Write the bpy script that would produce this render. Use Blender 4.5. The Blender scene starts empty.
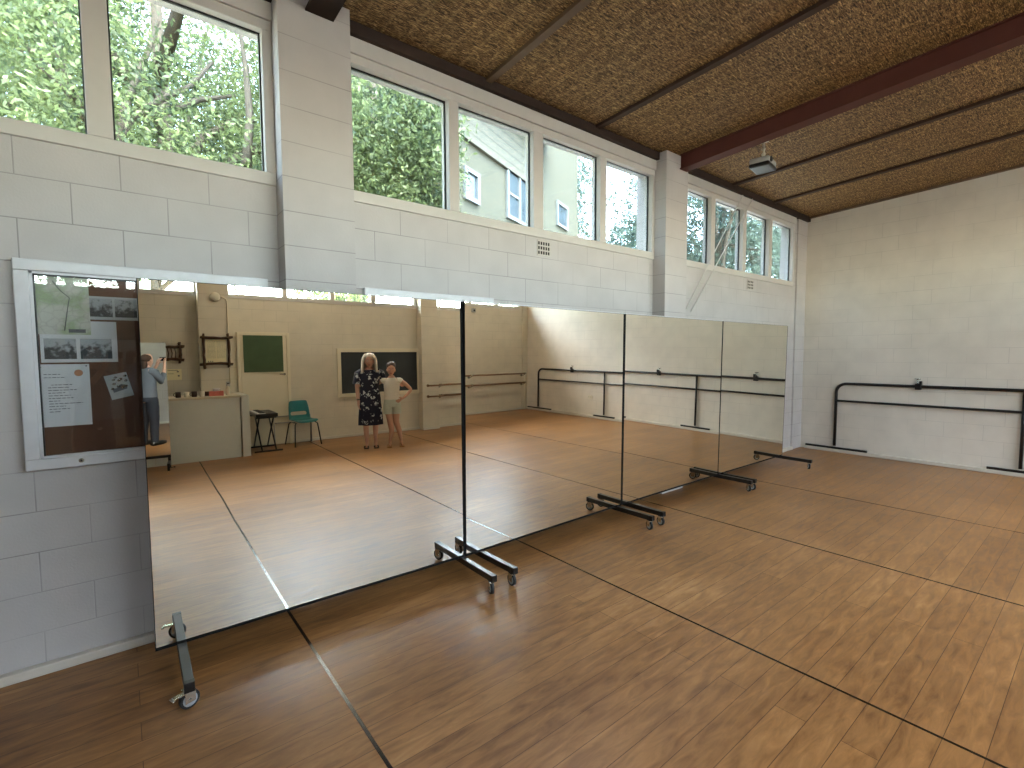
import bpy, bmesh, math, random
from mathutils import Vector, Matrix, Euler, noise
random.seed(7)
PI = math.pi
C = bpy.context.scene.collection
SC = bpy.context.scene

# ------------------------------------------------------------------ materials
def nmat(name):
    m = bpy.data.materials.new(name); m.use_nodes = True
    nt = m.node_tree
    return m, nt, nt.nodes, nt.links, nt.nodes['Principled BSDF']

def lin(c):
    return tuple(((x / 12.92) if x <= .04045 else ((x + .055) / 1.055) ** 2.4) for x in c) + (1,)

def mat(name, rgb, rough=.6, metal=0, var=.12, scale=12, bump=.0, bscale=60, spec=.4, coat=0):
    """procedural material: noise-varied colour (sRGB 0..1) plus optional bump"""
    m, nt, N, L, P = nmat(name)
    tc = N.new('ShaderNodeTexCoord'); no = N.new('ShaderNodeTexNoise')
    no.inputs['Scale'].default_value = scale; no.inputs['Detail'].default_value = 4
    L.new(tc.outputs['Object'], no.inputs['Vector'])
    mx = N.new('ShaderNodeMix'); mx.data_type = 'RGBA'
    b = lin(rgb)
    mx.inputs[6].default_value = tuple(x * (1 - var) for x in b[:3]) + (1,)
    mx.inputs[7].default_value = tuple(min(1, x * (1 + var)) for x in b[:3]) + (1,)
    L.new(no.outputs['Fac'], mx.inputs[0]); L.new(mx.outputs[2], P.inputs['Base Color'])
    P.inputs['Roughness'].default_value = rough; P.inputs['Metallic'].default_value = metal
    P.inputs['Specular IOR Level'].default_value = spec
    P.inputs['Coat Weight'].default_value = coat
    if bump:
        n2 = N.new('ShaderNodeTexNoise'); n2.inputs['Scale'].default_value = bscale; n2.inputs['Detail'].default_value = 3
        L.new(tc.outputs['Object'], n2.inputs['Vector'])
        bp = N.new('ShaderNodeBump'); bp.inputs['Strength'].default_value = bump; bp.inputs['Distance'].default_value = .01
        L.new(n2.outputs['Fac'], bp.inputs['Height']); L.new(bp.outputs[0], P.inputs['Normal'])
    return m

def block_wall(name, axis, rgb, shift, bw=.4, js=.6):
    """painted concrete block courses 400 x 205 mm"""
    m, nt, N, L, P = nmat(name)
    g = N.new('ShaderNodeNewGeometry'); sp = N.new('ShaderNodeSeparateXYZ'); L.new(g.outputs['Position'], sp.inputs[0])
    ad = N.new('ShaderNodeMath'); ad.operation = 'SUBTRACT'; ad.inputs[1].default_value = shift
    L.new(sp.outputs[axis], ad.inputs[0])
    cb = N.new('ShaderNodeCombineXYZ'); L.new(ad.outputs[0], cb.inputs[0]); L.new(sp.outputs[2], cb.inputs[1])
    br = N.new('ShaderNodeTexBrick'); L.new(cb.outputs[0], br.inputs['Vector'])
    br.inputs['Scale'].default_value = 1; br.inputs['Brick Width'].default_value = bw; br.inputs['Row Height'].default_value = .2055
    br.inputs['Mortar Size'].default_value = .0035; br.inputs['Mortar Smooth'].default_value = .5; br.inputs['Bias'].default_value = 0
    b = lin(rgb)
    br.inputs['Color1'].default_value = tuple(x * .97 for x in b[:3]) + (1,)
    br.inputs['Color2'].default_value = tuple(min(1, x * 1.02) for x in b[:3]) + (1,)
    br.inputs['Mortar'].default_value = tuple(x * .66 for x in b[:3]) + (1,)
    # patches where paint fills the joints
    n1 = N.new('ShaderNodeTexNoise'); n1.inputs['Scale'].default_value = 1.3; n1.inputs['Detail'].default_value = 3
    L.new(g.outputs['Position'], n1.inputs['Vector'])
    cr = N.new('ShaderNodeValToRGB'); cr.color_ramp.elements[0].position = .38; cr.color_ramp.elements[1].position = .62
    cr.color_ramp.elements[0].color = (.15, .15, .15, 1)
    L.new(n1.outputs['Fac'], cr.inputs[0])
    mm = N.new('ShaderNodeMath'); mm.operation = 'MULTIPLY'; L.new(br.outputs['Fac'], mm.inputs[0]); L.new(cr.outputs[0], mm.inputs[1])
    mx = N.new('ShaderNodeMix'); mx.data_type = 'RGBA'
    mx.inputs[7].default_value = tuple(x * .62 for x in b[:3]) + (1,)
    br2 = N.new('ShaderNodeMix'); br2.data_type = 'RGBA'; br2.inputs[6].default_value = b; L.new(mm.outputs[0], br2.inputs[0])
    L.new(n1.outputs['Fac'], mx.inputs[0])
    br2.inputs[7].default_value = tuple(x * js for x in b[:3]) + (1,)
    # fine stain
    n3 = N.new('ShaderNodeTexNoise'); n3.inputs['Scale'].default_value = 4; n3.inputs['Detail'].default_value = 6
    L.new(g.outputs['Position'], n3.inputs['Vector'])
    r3 = N.new('ShaderNodeMapRange'); r3.inputs[1].default_value = .3; r3.inputs[2].default_value = .7; r3.inputs[3].default_value = .93; r3.inputs[4].default_value = 1.03
    L.new(n3.outputs['Fac'], r3.inputs[0])
    vm = N.new('ShaderNodeVectorMath'); vm.operation = 'SCALE'; L.new(br2.outputs[2], vm.inputs[0]); L.new(r3.outputs[0], vm.inputs['Scale'])
    L.new(vm.outputs[0], P.inputs['Base Color'])
    P.inputs['Roughness'].default_value = .55; P.inputs['Specular IOR Level'].default_value = .3
    n2 = N.new('ShaderNodeTexNoise'); n2.inputs['Scale'].default_value = 90; n2.inputs['Detail'].default_value = 2
    L.new(g.outputs['Position'], n2.inputs['Vector'])
    ma = N.new('ShaderNodeMath'); ma.operation = 'MULTIPLY_ADD'; ma.inputs[1].default_value = -3.; L.new(mm.outputs[0], ma.inputs[0]); L.new(n2.outputs['Fac'], ma.inputs[2])
    bp = N.new('ShaderNodeBump'); bp.inputs['Strength'].default_value = .25; bp.inputs['Distance'].default_value = .003
    L.new(ma.outputs[0], bp.inputs['Height']); L.new(bp.outputs[0], P.inputs['Normal'])
    return m

def floor_mat():
    m, nt, N, L, P = nmat('timber floor boards')
    g = N.new('ShaderNodeNewGeometry')
    br = N.new('ShaderNodeTexBrick'); L.new(g.outputs['Position'], br.inputs['Vector'])
    br.offset = .37; br.offset_frequency = 2
    br.inputs['Scale'].default_value = 1; br.inputs['Brick Width'].default_value = 3.57; br.inputs['Row Height'].default_value = .13
    br.inputs['Mortar Size'].default_value = .0018; br.inputs['Mortar Smooth'].default_value = .3; br.inputs['Bias'].default_value = 0
    br.inputs['Color1'].default_value = (0, 0, 0, 1); br.inputs['Color2'].default_value = (1, 1, 1, 1); br.inputs['Mortar'].default_value = (.5, .5, .5, 1)
    mp = N.new('ShaderNodeMapping'); mp.inputs['Scale'].default_value = (2.2, 11, 1); L.new(g.outputs['Position'], mp.inputs['Vector'])
    gr = N.new('ShaderNodeTexNoise'); gr.inputs['Scale'].default_value = 2.2; gr.inputs['Detail'].default_value = 7; gr.inputs['Roughness'].default_value = .6; gr.inputs['Distortion'].default_value = .6
    L.new(mp.outputs[0], gr.inputs['Vector'])
    big = N.new('ShaderNodeTexNoise'); big.inputs['Scale'].default_value = .8; big.inputs['Detail'].default_value = 3
    L.new(g.outputs['Position'], big.inputs['Vector'])
    a = N.new('ShaderNodeMath'); a.operation = 'MULTIPLY'; a.inputs[1].default_value = .09; L.new(br.outputs['Color'], a.inputs[0])
    a2 = N.new('ShaderNodeMath'); a2.operation = 'MULTIPLY_ADD'; a2.inputs[1].default_value = .75; L.new(gr.outputs['Fac'], a2.inputs[0]); L.new(a.outputs[0], a2.inputs[2])
    a3 = N.new('ShaderNodeMath'); a3.operation = 'MULTIPLY_ADD'; a3.inputs[1].default_value = .45; L.new(big.outputs['Fac'], a3.inputs[0]); L.new(a2.outputs[0], a3.inputs[2])
    cr = N.new('ShaderNodeValToRGB'); e = cr.color_ramp.elements
    e[0].position = .4; e[0].color = lin(FLOOR[0]); e[1].position = 1.; e[1].color = lin(FLOOR[2])
    k = cr.color_ramp.elements.new(.7); k.color = lin(FLOOR[1])
    L.new(a3.outputs[0], cr.inputs[0])
    mx = N.new('ShaderNodeMix'); mx.data_type = 'RGBA'; L.new(cr.outputs[0], mx.inputs[6]); mx.inputs[7].default_value = lin((.25, .15, .09))
    mf = N.new('ShaderNodeMath'); mf.operation = 'MULTIPLY'; mf.inputs[1].default_value = .8; L.new(br.outputs['Fac'], mf.inputs[0])
    L.new(mf.outputs[0], mx.inputs[0]); L.new(mx.outputs[2], P.inputs['Base Color'])
    rr = N.new('ShaderNodeMapRange'); rr.inputs[1].default_value = .3; rr.inputs[2].default_value = .75; rr.inputs[3].default_value = .33; rr.inputs[4].default_value = .5
    L.new(gr.outputs['Fac'], rr.inputs[0]); L.new(rr.outputs[0], P.inputs['Roughness'])
    P.inputs['Specular IOR Level'].default_value = .3
    P.inputs['Coat Weight'].default_value = .2; P.inputs['Coat Roughness'].default_value = .3; P.inputs['Coat IOR'].default_value = 1.55
    bp = N.new('ShaderNodeBump'); bp.inputs['Strength'].default_value = .12; bp.inputs['Distance'].default_value = .004
    h = N.new('ShaderNodeMath'); h.operation = 'MULTIPLY_ADD'; h.inputs[1].default_value = -1.5; L.new(br.outputs['Fac'], h.inputs[0]); L.new(big.outputs['Fac'], h.inputs[2])
    L.new(h.outputs[0], bp.inputs['Height']); L.new(bp.outputs[0], P.inputs['Normal']); L.new(bp.outputs[0], P.inputs['Coat Normal'])
    return m

def reed_mat():
    """stitched reed matting: short straw strokes running along x, stitch rows every 0.16 m"""
    m, nt, N, L, P = nmat('reed matting')
    g = N.new('ShaderNodeNewGeometry')
    mp = N.new('ShaderNodeMapping'); mp.inputs['Scale'].default_value = (14, 90, 14); L.new(g.outputs['Position'], mp.inputs['Vector'])
    n = N.new('ShaderNodeTexNoise'); n.inputs['Scale'].default_value = 1.5; n.inputs['Detail'].default_value = 5; n.inputs['Roughness'].default_value = .7; n.inputs['Distortion'].default_value = 1.2
    L.new(mp.outputs[0], n.inputs['Vector'])
    cr = N.new('ShaderNodeValToRGB'); e = cr.color_ramp.elements
    e[0].position = .40; e[0].color = lin(REED[0]); e[1].position = .66; e[1].color = lin(REED[2])
    k = e.new(.52); k.color = lin(REED[1])
    L.new(n.outputs['Fac'], cr.inputs[0])
    w = N.new('ShaderNodeTexWave'); w.wave_type = 'BANDS'; w.bands_direction = 'X'; w.inputs['Scale'].default_value = 2.0; w.inputs['Distortion'].default_value = .25
    w.inputs['Detail'].default_value = 1
    L.new(g.outputs['Position'], w.inputs['Vector'])
    cw = N.new('ShaderNodeValToRGB'); cw.color_ramp.elements[0].position = .93; cw.color_ramp.elements[0].color = (0, 0, 0, 1); cw.color_ramp.elements[1].position = 1; cw.color_ramp.elements[1].color = (.14, .14, .14, 1)
    L.new(w.outputs['Fac'], cw.inputs[0])
    mx = N.new('ShaderNodeMix'); mx.data_type = 'RGBA'; L.new(cw.outputs[0], mx.inputs[0]); L.new(cr.outputs[0], mx.inputs[6]); mx.inputs[7].default_value = lin(REED[2])
    L.new(mx.outputs[2], P.inputs['Base Color']); P.inputs['Roughness'].default_value = .65; P.inputs['Specular IOR Level'].default_value = .3
    bp = N.new('ShaderNodeBump'); bp.inputs['Strength'].default_value = .8; bp.inputs['Distance'].default_value = .015
    L.new(n.outputs['Fac'], bp.inputs['Height']); L.new(bp.outputs[0], P.inputs['Normal'])
    return m

def glass_mat(name, tint=(.93, .97, .95), spec=1.0):
    m, nt, N, L, P = nmat(name); N.remove(P)
    out = [n for n in N if n.type == 'OUTPUT_MATERIAL'][0]
    t = N.new('ShaderNodeBsdfTransparent'); t.inputs[0].default_value = (*tint, 1)
    gl = N.new('ShaderNodeBsdfGlossy'); gl.inputs['Roughness'].default_value = .02
    g = N.new('ShaderNodeNewGeometry'); dt = N.new('ShaderNodeVectorMath'); dt.operation = 'DOT_PRODUCT'
    L.new(g.outputs['Incoming'], dt.inputs[0]); L.new(g.outputs['Normal'], dt.inputs[1])
    ab = N.new('ShaderNodeMath'); ab.operation = 'ABSOLUTE'; L.new(dt.outputs['Value'], ab.inputs[0])
    om = N.new('ShaderNodeMath'); om.operation = 'SUBTRACT'; om.inputs[0].default_value = 1; L.new(ab.outputs[0], om.inputs[1])
    pw_ = N.new('ShaderNodeMath'); pw_.operation = 'POWER'; pw_.inputs[1].default_value = 5; L.new(om.outputs[0], pw_.inputs[0])
    fr = N.new('ShaderNodeMath'); fr.operation = 'MULTIPLY_ADD'; fr.inputs[1].default_value = .96; fr.inputs[2].default_value = .04; L.new(pw_.outputs[0], fr.inputs[0])
    no = N.new('ShaderNodeTexNoise'); no.inputs['Scale'].default_value = 3
    bp = N.new('ShaderNodeBump'); bp.inputs['Strength'].default_value = .02; L.new(no.outputs['Fac'], bp.inputs['Height']); L.new(bp.outputs[0], gl.inputs['Normal'])
    mu = N.new('ShaderNodeMath'); mu.operation = 'MULTIPLY'; mu.inputs[1].default_value = spec; L.new(fr.outputs[0], mu.inputs[0])
    mx = N.new('ShaderNodeMixShader'); L.new(mu.outputs[0], mx.inputs[0]); L.new(t.outputs[0], mx.inputs[1]); L.new(gl.outputs[0], mx.inputs[2])
    L.new(mx.outputs[0], out.inputs[0])
    return m

def leaf_mat(name, dark, light):
    m, nt, N, L, P = nmat(name)
    out = [n for n in N if n.type == 'OUTPUT_MATERIAL'][0]
    g = N.new('ShaderNodeNewGeometry')
    no = N.new('ShaderNodeTexNoise'); no.inputs['Scale'].default_value = .9; no.inputs['Detail'].default_value = 3
    L.new(g.outputs['Position'], no.inputs['Vector'])
    ad = N.new('ShaderNodeMath'); ad.operation = 'MULTIPLY_ADD'; ad.inputs[1].default_value = .45
    L.new(g.outputs['Random Per Island'], ad.inputs[0]); L.new(no.outputs['Fac'], ad.inputs[2])
    cr = N.new('ShaderNodeValToRGB'); cr.color_ramp.elements[0].position = .45; cr.color_ramp.elements[1].position = .95
    cr.color_ramp.elements[0].color = lin(dark); cr.color_ramp.elements[1].color = lin(light)
    L.new(ad.outputs[0], cr.inputs[0])
    L.new(cr.outputs[0], P.inputs['Base Color']); P.inputs['Roughness'].default_value = .5
    tr = N.new('ShaderNodeBsdfTranslucent'); L.new(cr.outputs[0], tr.inputs[0])
    mx = N.new('ShaderNodeMixShader'); mx.inputs[0].default_value = .45
    L.new(P.outputs[0], mx.inputs[1]); L.new(tr.outputs[0], mx.inputs[2]); L.new(mx.outputs[0], out.inputs[0])
    return m

FLOOR = [(.39, .255, .14), (.60, .43, .255), (.75, .58, .385)]
REED = [(.17, .12, .075), (.52, .385, .235), (.96, .80, .54)]
M = {}
M['wall'] = block_wall('painted block wall x', 0, (.75, .73, .72), .2377)
M['wall_y'] = block_wall('painted block wall y', 1, (.86, .83, .78), .1, .4, .8)
M['wall_r'] = block_wall('cream block wall', 0, (.83, .795, .72), .1, .4, .78)
M['wall_front'] = block_wall('dark unseen end wall', 1, (.50, .46, .42), .1, .4, .8)  # unseen wall, darkened to cut bounce light near the camera
M['pier'] = block_wall('painted pier blocks', 0, (.75, .73, .72), 2.3, 9.)
M['pier_r'] = block_wall('cream pier blocks', 0, (.83, .795, .72), 2.3, 9.)
M['floor'] = floor_mat(); M['reed'] = reed_mat()
M['white'] = mat('white window paint', (.79, .775, .755), .45, var=.05)
M['cream'] = mat('cream paint', (.86, .82, .72), .5, var=.05, scale=5)
M['skirt'] = mat('skirting paint', (.80, .77, .72), .4, var=.08, scale=8)
M['darkwood'] = mat('dark stained timber', (.20, .14, .11), .8, var=.3, scale=20)
M['batten'] = mat('brown batten', (.42, .33, .24), .6, var=.25, scale=15)
M['batten_shaded'] = mat('shaded batten', (.27, .19, .145), .7, var=.25, scale=15)
M['redbeam'] = mat('red oxide steel beam', (.36, .19, .155), .8, var=.2, scale=6)
M['glass'] = glass_mat('clear window glass')
M['glass_dim'] = glass_mat('dimmed window glass', (.62, .665, .66))  # dark tint added to dim the outdoors and the light from this side
M['board_glass'] = glass_mat('notice glass', (.96, .97, .97), 1.6)
M['black'] = mat('black powder coat', (.07, .065, .065), .35, var=.2, scale=30, spec=.5)
M['matteblack'] = mat('matt black edge', (.06, .06, .06), .8, var=.2, spec=.2)
M['blackbar'] = mat('black foot bar', (.10, .095, .09), .28, var=.2, scale=30, spec=.6)
M['greybar'] = mat('worn grey foot bar', (.27, .28, .27), .45, var=.2, scale=25)
M['chrome'] = mat('chrome', (.82, .82, .80), .22, 1, var=.05)
M['alu'] = mat('brushed aluminium', (.80, .795, .80), .5, .25, var=.08, scale=18)
M['wheel'] = mat('grey caster rubber', (.60, .62, .63), .5, var=.15, scale=40)
M['tyre'] = mat('dark caster tyre', (.13, .13, .13), .6, var=.15, scale=40)
M['tape'] = mat('dark floor tape', (.11, .075, .05), .24, var=.2, scale=30, spec=.6)
M['felt'] = mat('brown pinboard felt', (.41, .285, .22), .95, var=.12, scale=70, bump=.3, bscale=200)
M['paper'] = mat('white paper', (.86, .86, .87), .7, var=.04)
M['paper_grey'] = mat('greyed paper', (.74, .75, .75), .7, var=.05)
M['ink'] = mat('grey ink', (.40, .41, .43), .8, var=.2)
M['orange'] = mat('orange emblem ink', (.70, .50, .38), .8, var=.2)
M['vent_shade'] = mat('vent hollow shade', (.10, .09, .08), .9)
M['ventface'] = mat('vent face paint', (.76, .74, .71), .6, var=.1, scale=30)
M['board_green'] = mat('green chalkboard', (.27, .35, .24), .75, var=.25, scale=5)
M['board_black'] = mat('black chalkboard', (.20, .215, .22), .7, var=.3, scale=4)
M['wood'] = mat('varnished rail timber', (.50, .38, .26), .45, var=.2, scale=20)
M['twig'] = mat('rough brown twig', (.32, .24, .175), .85, var=.35, scale=30, bump=.6, bscale=60)
M['parch'] = mat('cream parchment', (.92, .88, .72), .7, var=.06)
M['counter'] = mat('white laminate', (.83, .83, .79), .35, var=.04)
M['worktop'] = mat('beige worktop', (.80, .76, .66), .4, var=.08)
M['teal'] = mat('teal plastic', (.09, .42, .42), .35, var=.1, scale=10)
M['darkmetal'] = mat('dark chair tube', (.14, .14, .14), .35, .3, var=.2)
M['pink'] = mat('pink tissue box card', (.78, .42, .36), .6, var=.2, scale=30)
M['brown'] = mat('dark brown card', (.24, .17, .13), .7, var=.2)
M['plastic'] = mat('off white plastic', (.85, .82, .74), .4, var=.04)
M['greyplastic'] = mat('grey plastic', (.66, .66, .65), .45, var=.1, scale=20)
M['skin'] = mat('skin', (.80, .62, .54), .5, var=.06, scale=12)
M['skin2'] = mat('tanned skin', (.79, .60, .50), .5, var=.06, scale=12)
M['lips'] = mat('lips', (.60, .28, .26), .4)
M['eye_white'] = mat('eye white', (.9, .9, .88), .3)
M['iris'] = mat('dark iris', (.12, .09, .07), .3)
M['hair_grey'] = mat('silver blond hair', (.80, .75, .68), .5, var=.3, scale=60, bump=.5, bscale=150)
M['hair_dark'] = mat('dark brown hair', (.24, .165, .12), .7, var=.4, scale=60, bump=.5, bscale=150)
M['white_top'] = mat('white knit top', (.90, .87, .81), .8, var=.05, scale=40, bump=.2, bscale=150)
M['shorts'] = mat('pale sage shorts', (.76, .78, .71), .8, var=.08, scale=25)
M['sandal'] = mat('dark sandal leather', (.20, .12, .10), .5)
M['slide'] = mat('tan slide sandal', (.66, .50, .34), .6)
M['jacket'] = mat('grey top', (.36, .38, .42), .8, var=.1)
M['trousers'] = mat('dark navy trousers', (.12, .13, .17), .8, var=.1)
M['phone'] = mat('black phone', (.05, .05, .06), .2)
M['bark'] = mat('tree bark', (.33, .30, .26), .9, var=.3, scale=12, bump=.6, bscale=20)
M['leaf'] = leaf_mat('broad green leaves', (.20, .27, .19), (.50, .55, .35))
M['leaf2'] = leaf_mat('blue green leaves', (.18, .26, .24), (.44, .51, .45))
M['leaf3'] = leaf_mat('yellow green leaves', (.42, .50, .18), (.80, .80, .35))
M['bounce_ground'] = mat('pale bounce ground', (.62, .60, .55), .9, var=.1, scale=3, bump=.2)  # unseen ground made pale to bounce neutral light into the hall
M['stucco'] = mat('olive render', (.28, .28, .235), .9, var=.16, scale=2.2, bump=.3, bscale=15)
M['roof'] = mat('grey roof sheet', (.45, .46, .47), .6, var=.1)
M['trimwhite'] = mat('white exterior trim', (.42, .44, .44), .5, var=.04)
M['softgreen'] = mat('pale green eave paint', (.82, .86, .74), .6, var=.05)
M['darkglass'] = mat('dark window pane', (.24, .28, .31), .1, var=.3, scale=3, spec=.8)

def mirror_mat():
    m, nt, N, L, P = nmat('silvered mirror')
    no = N.new('ShaderNodeTexNoise'); no.inputs['Scale'].default_value = .7
    mx = N.new('ShaderNodeMix'); mx.data_type = 'RGBA'; L.new(no.outputs['Fac'], mx.inputs[0])
    mx.inputs[6].default_value = (.90, .88, .79, 1); mx.inputs[7].default_value = (.91, .89, .80, 1)
    L.new(mx.outputs[2], P.inputs['Base Color']); P.inputs['Metallic'].default_value = 1; P.inputs['Roughness'].default_value = 0
    P.inputs['Specular Tint'].default_value = (.8, .8, .72, 1)
    return m
M['mirror'] = mirror_mat()
def glow_mat(name, col, e):
    m, nt, N, L, P = nmat(name)
    P.inputs['Emission Color'].default_value = col; P.inputs['Emission Strength'].default_value = e
    no = N.new('ShaderNodeTexNoise'); no.inputs['Scale'].default_value = 5
    mr = N.new('ShaderNodeMapRange'); mr.inputs[3].default_value = e * .9; mr.inputs[4].default_value = e * 1.1; L.new(no.outputs['Fac'], mr.inputs[0]); L.new(mr.outputs[0], P.inputs['Emission Strength'])
    return m
M['lampglow'] = glow_mat('lamp diffuser', (1, .93, .80, 1), 34)

def dress_mat():
    m, nt, N, L, P = nmat('navy floral dress cloth')
    tc = N.new('ShaderNodeTexCoord')
    v = N.new('ShaderNodeTexVoronoi'); v.inputs['Scale'].default_value = 9.5; v.inputs['Randomness'].default_value = .9
    n = N.new('ShaderNodeTexNoise'); n.inputs['Scale'].default_value = 22
    L.new(tc.outputs['Object'], n.inputs['Vector'])
    va = N.new('ShaderNodeVectorMath'); va.operation = 'MULTIPLY_ADD'; va.inputs[1].default_value = (.16, .16, .16)
    L.new(n.outputs['Color'], va.inputs[0]); L.new(tc.outputs['Object'], va.inputs[2]); L.new(va.outputs[0], v.inputs['Vector'])
    cr = N.new('ShaderNodeValToRGB'); e = cr.color_ramp.elements
    e[0].position = .25; e[0].color = lin((.82, .84, .84)); e[1].position = .33; e[1].color = lin((.085, .10, .19))
    L.new(v.outputs['Distance'], cr.inputs[0]); L.new(cr.outputs[0], P.inputs['Base Color']); P.inputs['Roughness'].default_value = .75
    return m
M['dress'] = dress_mat()

def siding_mat():
    m, nt, N, L, P = nmat('weatherboard siding')
    g = N.new('ShaderNodeNewGeometry'); sp = N.new('ShaderNodeSeparateXYZ'); L.new(g.outputs['Position'], sp.inputs[0])
    mu = N.new('ShaderNodeMath'); mu.operation = 'MULTIPLY'; mu.inputs[1].default_value = 7.; L.new(sp.outputs[2], mu.inputs[0])
    fr = N.new('ShaderNodeMath'); fr.operation = 'FRACT'; L.new(mu.outputs[0], fr.inputs[0])
    cr = N.new('ShaderNodeValToRGB'); e = cr.color_ramp.elements
    e[0].position = 0; e[0].color = lin((.19, .19, .165)); e[1].position = .25; e[1].color = lin((.33, .325, .28))
    L.new(fr.outputs[0], cr.inputs[0]); L.new(cr.outputs[0], P.inputs['Base Color']); P.inputs['Roughness'].default_value = .8
    return m
M['siding'] = siding_mat()

def photo_mat(name, scale):
    m, nt, N, L, P = nmat(name)
    tc = N.new('ShaderNodeTexCoord'); n = N.new('ShaderNodeTexNoise'); n.inputs['Scale'].default_value = scale; n.inputs['Detail'].default_value = 5
    L.new(tc.outputs['Object'], n.inputs['Vector'])
    cr = N.new('ShaderNodeValToRGB'); e = cr.color_ramp.elements
    e[0].position = .42; e[0].color = lin((.20, .21, .22)); e[1].position = .66; e[1].color = lin((.66, .67, .68))
    sp = N.new('ShaderNodeSeparateXYZ'); L.new(tc.outputs['Generated'], sp.inputs[0])
    n.inputs['Scale'].default_value = 38
    ad = N.new('ShaderNodeMath'); ad.operation = 'MULTIPLY_ADD'; ad.inputs[1].default_value = .42; L.new(sp.outputs[2], ad.inputs[0]); L.new(n.outputs['Fac'], ad.inputs[2])
    e[0].position = .62; e[1].position = .82
    L.new(ad.outputs[0], cr.inputs[0]); L.new(cr.outputs[0], P.inputs['Base Color']); P.inputs['Roughness'].default_value = .5
    return m
M['photo'] = photo_mat('old photograph print', 22)
def map_mat():
    m, nt, N, L, P = nmat('street map print')
    tc = N.new('ShaderNodeTexCoord'); n = N.new('ShaderNodeTexNoise'); n.inputs['Scale'].default_value = 9; n.inputs['Detail'].default_value = 3
    L.new(tc.outputs['Object'], n.inputs['Vector'])
    cr = N.new('ShaderNodeValToRGB'); e = cr.color_ramp.elements
    e[0].position = .42; e[0].color = lin((.66, .72, .58)); e[1].position = .56; e[1].color = lin((.80, .80, .76))
    L.new(n.outputs['Fac'], cr.inputs[0])
    v = N.new('ShaderNodeTexVoronoi'); v.feature = 'DISTANCE_TO_EDGE'; v.inputs['Scale'].default_value = 26; L.new(tc.outputs['Object'], v.inputs['Vector'])
    c2 = N.new('ShaderNodeValToRGB'); c2.color_ramp.elements[0].position = .03; c2.color_ramp.elements[0].color = (.3, .3, .3, 1); c2.color_ramp.elements[1].position = .07; c2.color_ramp.elements[1].color = (0, 0, 0, 1)
    L.new(v.outputs['Distance'], c2.inputs[0])
    mx = N.new('ShaderNodeMix'); mx.data_type = 'RGBA'; L.new(c2.outputs[0], mx.inputs[0]); L.new(cr.outputs[0], mx.inputs[6]); mx.inputs[7].default_value = lin((.62, .60, .58))
    L.new(mx.outputs[2], P.inputs['Base Color']); P.inputs['Roughness'].default_value = .6
    return m
M['map'] = map_mat()

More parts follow.
